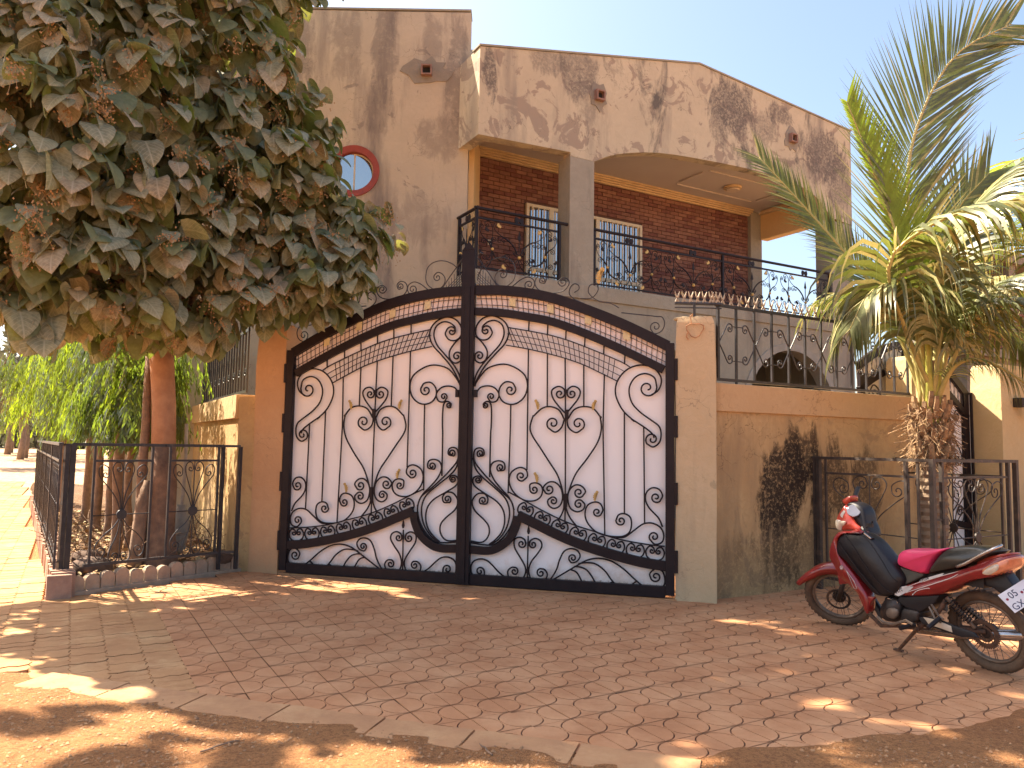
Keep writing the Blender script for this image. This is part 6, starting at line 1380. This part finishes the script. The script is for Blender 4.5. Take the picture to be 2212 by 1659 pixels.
# cowl, lamp, clocks, handlebar
cushion('headlamp_cowl', [560,215,600,262,625,330,660,378,692,408,690,445,620,425,555,428,515,435,494,400,491,335,505,290,535,245], .085, .17, m_red2, puff=.14)
cushion('visor', [540,178,612,146,604,200,570,222,548,205], .05, .10, m_red2, puff=.2)
cushion('headlamp', [487,335,530,343,572,352,560,385,540,398,530,432,506,428,488,392], .098, .196, m_lens, puff=.18)
cushion('indicator', [520,350,568,354,556,384,530,372], .108, .02, m_lens, puff=.2)
cushion('handlebar_cover', [572,212,625,196,690,228,722,290,735,360,760,420,772,480,740,465,700,430,655,375,612,310], .06, .14, m_blk, puff=.10)
cs_ = bq(640, 268, .075); ce = (bn*.75-bd*.45+V3(0, 0, .5)).normalized(); b = MB(); b.disc(cs_-ce*.01, ce, .052, .018, 26); b.build('speedometer', simple('clock_glass', (.20,.20,.23), (.14,.14,.17), 6, .12, b=0, coat=.6), bike, bevel=.004)
b = MB(); b.tube([bq(700, 400, .05), bq(735, 440, .08), bq(755, 470, .1)], .013, 8); b.tube([bq(632, 215, 0), bq(652, 140, -.12), bq(668, 92, -.2)], .014, 8); b.build('handlebar', m_blk, bike)
b = MB(); b.tube([bq(645, 165, -.1), bq(672, 85, -.22)], .019, 10); b.build('right_grip', m_blk, bike); b = MB(); b.tube([bq(715, 430, .12), bq(790, 500, .14)], .017, 10); b.build('left_grip', m_blk, bike)
b = MB(); b.tube([bq(722, 448, .16), bq(778, 492, .16)], .006, 6); b.build('brake_lever', m_chrome, bike)
b = MB(); b.tube([bq(740, 400, .1), bq(780, 380, .1), bq(790, 350, .1)], .008, 6); b.cbox(bq(770, 385, .1), .05, .02, .03, bd, bn); b.build('switch_block', m_blk, bike)
# leg shield
slab('right_leg_shield', bps(-.11, 700,470,780,500,860,590,960,720,1030,830,960,860,850,740,760,620,700,540), .05, m_cover, .02)
cushion('shield_front', [530,432,478,465,440,560,438,640,470,700,520,800,575,850,640,905,700,985,738,1080,752,1060,745,960,700,880,640,790,560,690,500,600,505,480,560,435,680,425,690,445], .165, .10, m_red, puff=.06)
cushion('leg_shield_cover', [505,480,560,440,640,430,705,445,790,505,870,600,960,715,1022,825,960,935,880,958,815,955,770,915,640,765,560,668,482,598,484,540], .16, .16, m_cover, puff=.09)
for P in ([560,452,640,560,700,660,800,800,900,900,955,930], [700,450,780,540,860,660,930,780,985,840], [520,520,600,640,690,760,790,880,850,945]):
    q = cr_spline([bq(P[i], P[i+1], .163) for i in range(0, len(P), 2)], 5); b = MB(); b.tube(q, .0028, 5); b.build('seam', m_blk, bike)
slab('lower_shield', smooth_poly([690,905,740,950,800,965,770,1010,750,1088,735,1085,700,1000,672,930], .15), .03, m_red, .006)
for P in ([540,285,560,262,572,275,556,300,548,325,536,315,530,300],):
    b = MB(); b.prism(bps(.0865, *P), bn*.001); b.build('scuff', m_decal, bike)
b = MB(); c0 = bq(540, 724, .172); b.disc(c0, bn, .0165, .002, 24); b.build('badge_disc', m_decal, bike)
b = MB(); b.ring(c0+bn*.003, bn, .0135, .0012, 24, 4, .5)
for k in range(3): a = R(90+120*k); e = bd*math.cos(a)+V3(0, 0, 1)*math.sin(a); b.tube([c0+bn*.003, c0+bn*.003+e*.0125], .0013, 4)
b.build('badge_mark', m_red, bike)
for P in ([580,750,640,830,665,895,640,890], [580,750,610,820,640,890]):
    b = MB(); b.tube([bq(P[i], P[i+1], .172) for i in range(0, len(P), 2)], .0015, 4); b.build('pinstripe', m_decal, bike)
# body
slab('inner_panel', bps(.10, 985,715,1200,775,1190,800,1010,885,965,905,1022,830), .2, simple('grey_plastic', (.07,.07,.055), (.05,.05,.04), 4, .5, dust=(.15,.11,.07)), .01)
cushion('side_panel', [960,915,1000,880,1150,832,1300,790,1480,740,1620,695,1800,630,1893,640,1850,740,1740,800,1600,822,1450,880,1330,940,1200,958,1080,962,1005,958,968,945], .125, .25, m_red, puff=.18)
slab('belly_panel', bps(.09, 1000,955,1330,945,1290,1010,1170,1085,1060,1050,985,1000), .16, m_blk, .01)
cushion('tail_top', [1605,690,1700,640,1855,608,1872,628,1800,655,1640,715], .09, .18, m_red2, puff=.2)
cushion('tail_lamp', [1645,752,1720,700,1893,640,1898,680,1862,742,1750,790,1682,790], .128, .20, m_lens2, puff=.2)
cushion('indicator', [1665,765,1745,705,1800,700,1795,745,1735,783,1690,785], .134, .03, m_lens, puff=.2)
cushion('seat_front', [955,662,975,608,1040,576,1200,582,1330,570,1395,566,1300,622,1240,700,1196,780,1100,766,1000,727,960,702], .135, .27, m_pink, puff=.22)
cushion('seat_rear', [1385,566,1500,548,1650,558,1735,586,1755,604,1620,682,1480,726,1300,766,1200,779,1245,695,1305,618], .132, .264, m_vinyl, puff=.22)
b = MB(); b.tube(cr_spline([bq(1468, 716, .15), bq(1540, 690, .155), (bq(1660, 622, .15)), bq(1810, 555, .10), bq(1812, 548, -.10)], 4), .014, 8, flat=.8); b.build('grab_rail', m_chrome, bike, smooth=True)
# side graphics
for P in ([1010,905,1160,845,1330,795,1480,755], [1060,925,1200,880,1400,815,1480,775], [1110,945,1150,910,1230,890,1250,893]):
    q = cr_spline([bq(P[i], P[i+1], .1275) for i in range(0, len(P), 2)], 4); b = MB(); b.tube(q, [.004]+[.003]*(len(q)-2)+[.0008], 4); b.build('pinstripe', m_decal, bike)
b = MB(); b.prism(bps(.1262, 965,925,985,885,1060,872,1120,878,1095,905,1040,935,1000,955,970,945), bn*.0006); b.build('decal_plate', m_decal, bike)
def text(body, p, ex, size, mat, name, shear=0, align='LEFT', n=None, off=.0006):
    cu_ = bpy.data.curves.new(name, 'FONT'); cu_.body = body; cu_.size = size; cu_.extrude = .0006; cu_.shear = shear; cu_.align_x = align; cu_.materials.append(mat); cu_.resolution_u = 3
    o = bpy.data.objects.new(name, cu_); COL.objects.link(o); o.parent = bike; n = n or bn; ex = ex.normalized(); ey = n.cross(ex).normalized(); M_ = Matrix((ex, ey, n)).transposed().to_4x4(); M_.translation = p+n*off-wloc(bike); o.matrix_basis = M_
    bpy.context.view_layer.update(); me_ = bpy.data.meshes.new_from_object(o.evaluated_get(bpy.context.evaluated_depsgraph_get())); o2 = bpy.data.objects.new(name, me_); COL.objects.link(o2); o2.parent = bike; o2.matrix_basis = M_; bpy.data.objects.remove(o); return o2
exr = (bq(1100, 870, .127)-bq(990, 915, .127))
text('RR', bq(978, 935, .1285), exr, .052, m_blk, 'lettering', .35)
exv = (bq(1340, 775, .127)-bq(1170, 835, .127)); b = MB(); b.prism(bps(.1262, 1165,842,1175,822,1350,770,1365,772,1330,800,1180,845), bn*.0006); b.build('decal_plate', m_decal, bike)
text('VEGA', bq(1172, 843, .1285), exv, .030, m_blk, 'lettering', .35)
# rear mudguard and number plate
slab('rear_mudguard', bps(.045, 1600,850,1700,800,1835,760,1865,790,1945,905,2075,1090,2045,1140,1900,1010,1760,890,1650,862), .11, m_blk, .01)
pn = (-bd*.62+bn*.62+V3(0, 0, .48)).normalized(); PP = BR0-bd*.16+V3(0, 0, .55)+bn*.17
def pq(x, y): return pix_plane((3000+x*.4823)*2212/3968, (1850+y*.4823)*2212/3968, PP, pn)
tl, tr_, bl_ = pq(1797, 948), pq(1958, 846), pq(1935, 1090); ex = (tr_-tl); ey = (bl_-tl); b = MB(); b.box(tl-pn*.002, ex*1.28, ey, pn*.002); b.build('number_plate', m_plate, bike, bevel=.0008)
exn = ex.normalized(); H_ = ey.length
text('05', tl+ex*.30+ey*.44, ex, H_*.46, m_pltxt, 'lettering', 0, n=(exn.cross(-ey)).normalized()); text('BF', tl+ex*.93+ey*.46, ex, H_*.16, m_pltxt, 'lettering', 0, n=(exn.cross(-ey)).normalized())
text('GX 928', tl+ex*.08+ey*.94, ex, H_*.44, m_pltxt, 'lettering', 0, n=(exn.cross(-ey)).normalized())
m_dot = simple('plate_rivet', (.30,.03,.05), None, 5, .5, b=0)
for f, g_ in ((.17, .36), (.83, .42)): b = MB(); b.disc(tl+ex*f+ey*g_, pn, .008, .003, 12); b.build('rivet', m_dot, bike)
# engine, frame, swing arm, shock, stand, pegs
cushion('crankcase', [850,1010,900,960,985,975,1010,1040,1000,1120,950,1165,880,1160,835,1110], .11, .18, m_eng, puff=.2)
cushion('clutch_cover', [900,1062,940,1045,985,1060,990,1100,960,1135,915,1128,895,1098], .125, .03, m_metal, puff=.2)
cushion('cylinder', [880,975,940,945,1010,975,1020,1010,930,1040], .07, .14, m_eng, puff=.1)
for y0 in (985, 1022): b = MB(); b.tube([bq(915, y0-15, .1), bq(1000, y0+22, .1)], .009, 6); b.build('cooling_fin', m_chrome, bike)
slab('gearbox', bps(.10, 1030,1045,1160,1080,1150,1150,1080,1190,1010,1150,1015,1080), .18, m_eng, .015)
b = MB(); b.tube([bq(760, 1090, 0), bq(860, 1190, 0), bq(1000, 1190, .05), bq(1160, 1215, .05), bq(1320, 1080, .05), bq(1380, 985, .05)], .016, 8); b.build('frame_tube', m_rustm, bike, smooth=True)
b = MB(); b.tube([bq(830, 1120, .13), bq(880, 1165, .15), bq(960, 1180, .16), bq(1060, 1150, .16), bq(1110, 1180, .15)], .011, 6); b.build('gear_lever', m_metal, bike)
b = MB(); b.tube([bq(1130, 1185, .1), bq(1010, 1210, .22)], .016, 8); b.build('footrest', m_blk, bike); b = MB(); b.tube([bq(1330, 1130, .1), bq(1235, 1210, .2)], .016, 8); b.build('footrest', m_blk, bike)
b = MB(); b.tube([bq(1245, 1040, .09), bq(1290, 1130, .1), bq(1340, 1165, .1)], .008, 6); b.tube([bq(1265, 1020, .09), bq(1320, 1110, .1), bq(1360, 1140, .1)], .008, 6); b.build('footrest_stay', m_metal, bike)
slab('chain_case', bps(.085, 1150,1120,1300,1130,1440,1190,1600,1245,1640,1290,1500,1285,1330,1225,1190,1180), .02, m_blk, .006)
slab('chain_case_stripe', bps(.088, 1195,1122,1290,1140,1420,1195,1430,1245,1330,1210,1240,1180,1220,1150), .004, simple('pale_stripe', (.60,.50,.38), (.5,.4,.28), 10, .6), .001)
b = MB(); b.tube([bq(1150, 1180, -.04), RC-bn*.07], .018, 8); b.tube([bq(1150, 1170, .05), RC+bn*.045], .018, 8); b.build('swing_arm', m_rustm, bike)
for s in (-1, 1):
    A, B_ = bq(1385, 965, .085*s) if s > 0 else BR0+bd*.32+bn*-.085+V3(0,0,.46), RC+bn*.085*s+bd*.05+V3(0, 0, .02); b = MB(); b.tube([A, B_], .014, 8); b.build('shock_body', m_metal, bike); b = MB(); C_ = []
    for i in range(90): t = i/89; a = t*2*PI*9; ax_ = (B_-A).normalized(); o1 = ax_.orthogonal().normalized(); o2 = ax_.cross(o1); C_.append(A.lerp(B_, .05+.72*t)+(o1*math.cos(a)+o2*math.sin(a))*.027)
    b.tube(C_, .0045, 4); b.build('spring', m_blk, bike)
sA, sB = bq(1150, 1215, .08), V3(2.953, 5.95, .012); b = MB(); b.tube([sA, sA.lerp(sB, .5), sB], [.014, .013, .012], 8); b.cbox(sB, .07, .03, .012, bd, bn); b.build('side_stand', m_rustm, bike)
b = MB(); b.tube([BR0+bd*.62-bn*.10+V3(0,0,.18), BR0+bd*.3-bn*.13+V3(0,0,.22), BR0-bd*.2-bn*.14+V3(0,0,.32)], [.022, .035, .038], 10); b.build('exhaust', m_chrome, bike, smooth=True)
b = MB(); b.tube([bq(560, 600, .02), bq(620, 700, .0), bq(800, 1000, .0), bq(880, 1120, 0)], .03, 8); b.build('down_tube', m_blk, bike)
b = MB(); b.box(BR0+bd*.02-bn*.06+V3(0, 0, .6), bd*.72, bn*.12, (0, 0, .10)); b.build('under_seat_tray', m_blk, bike)
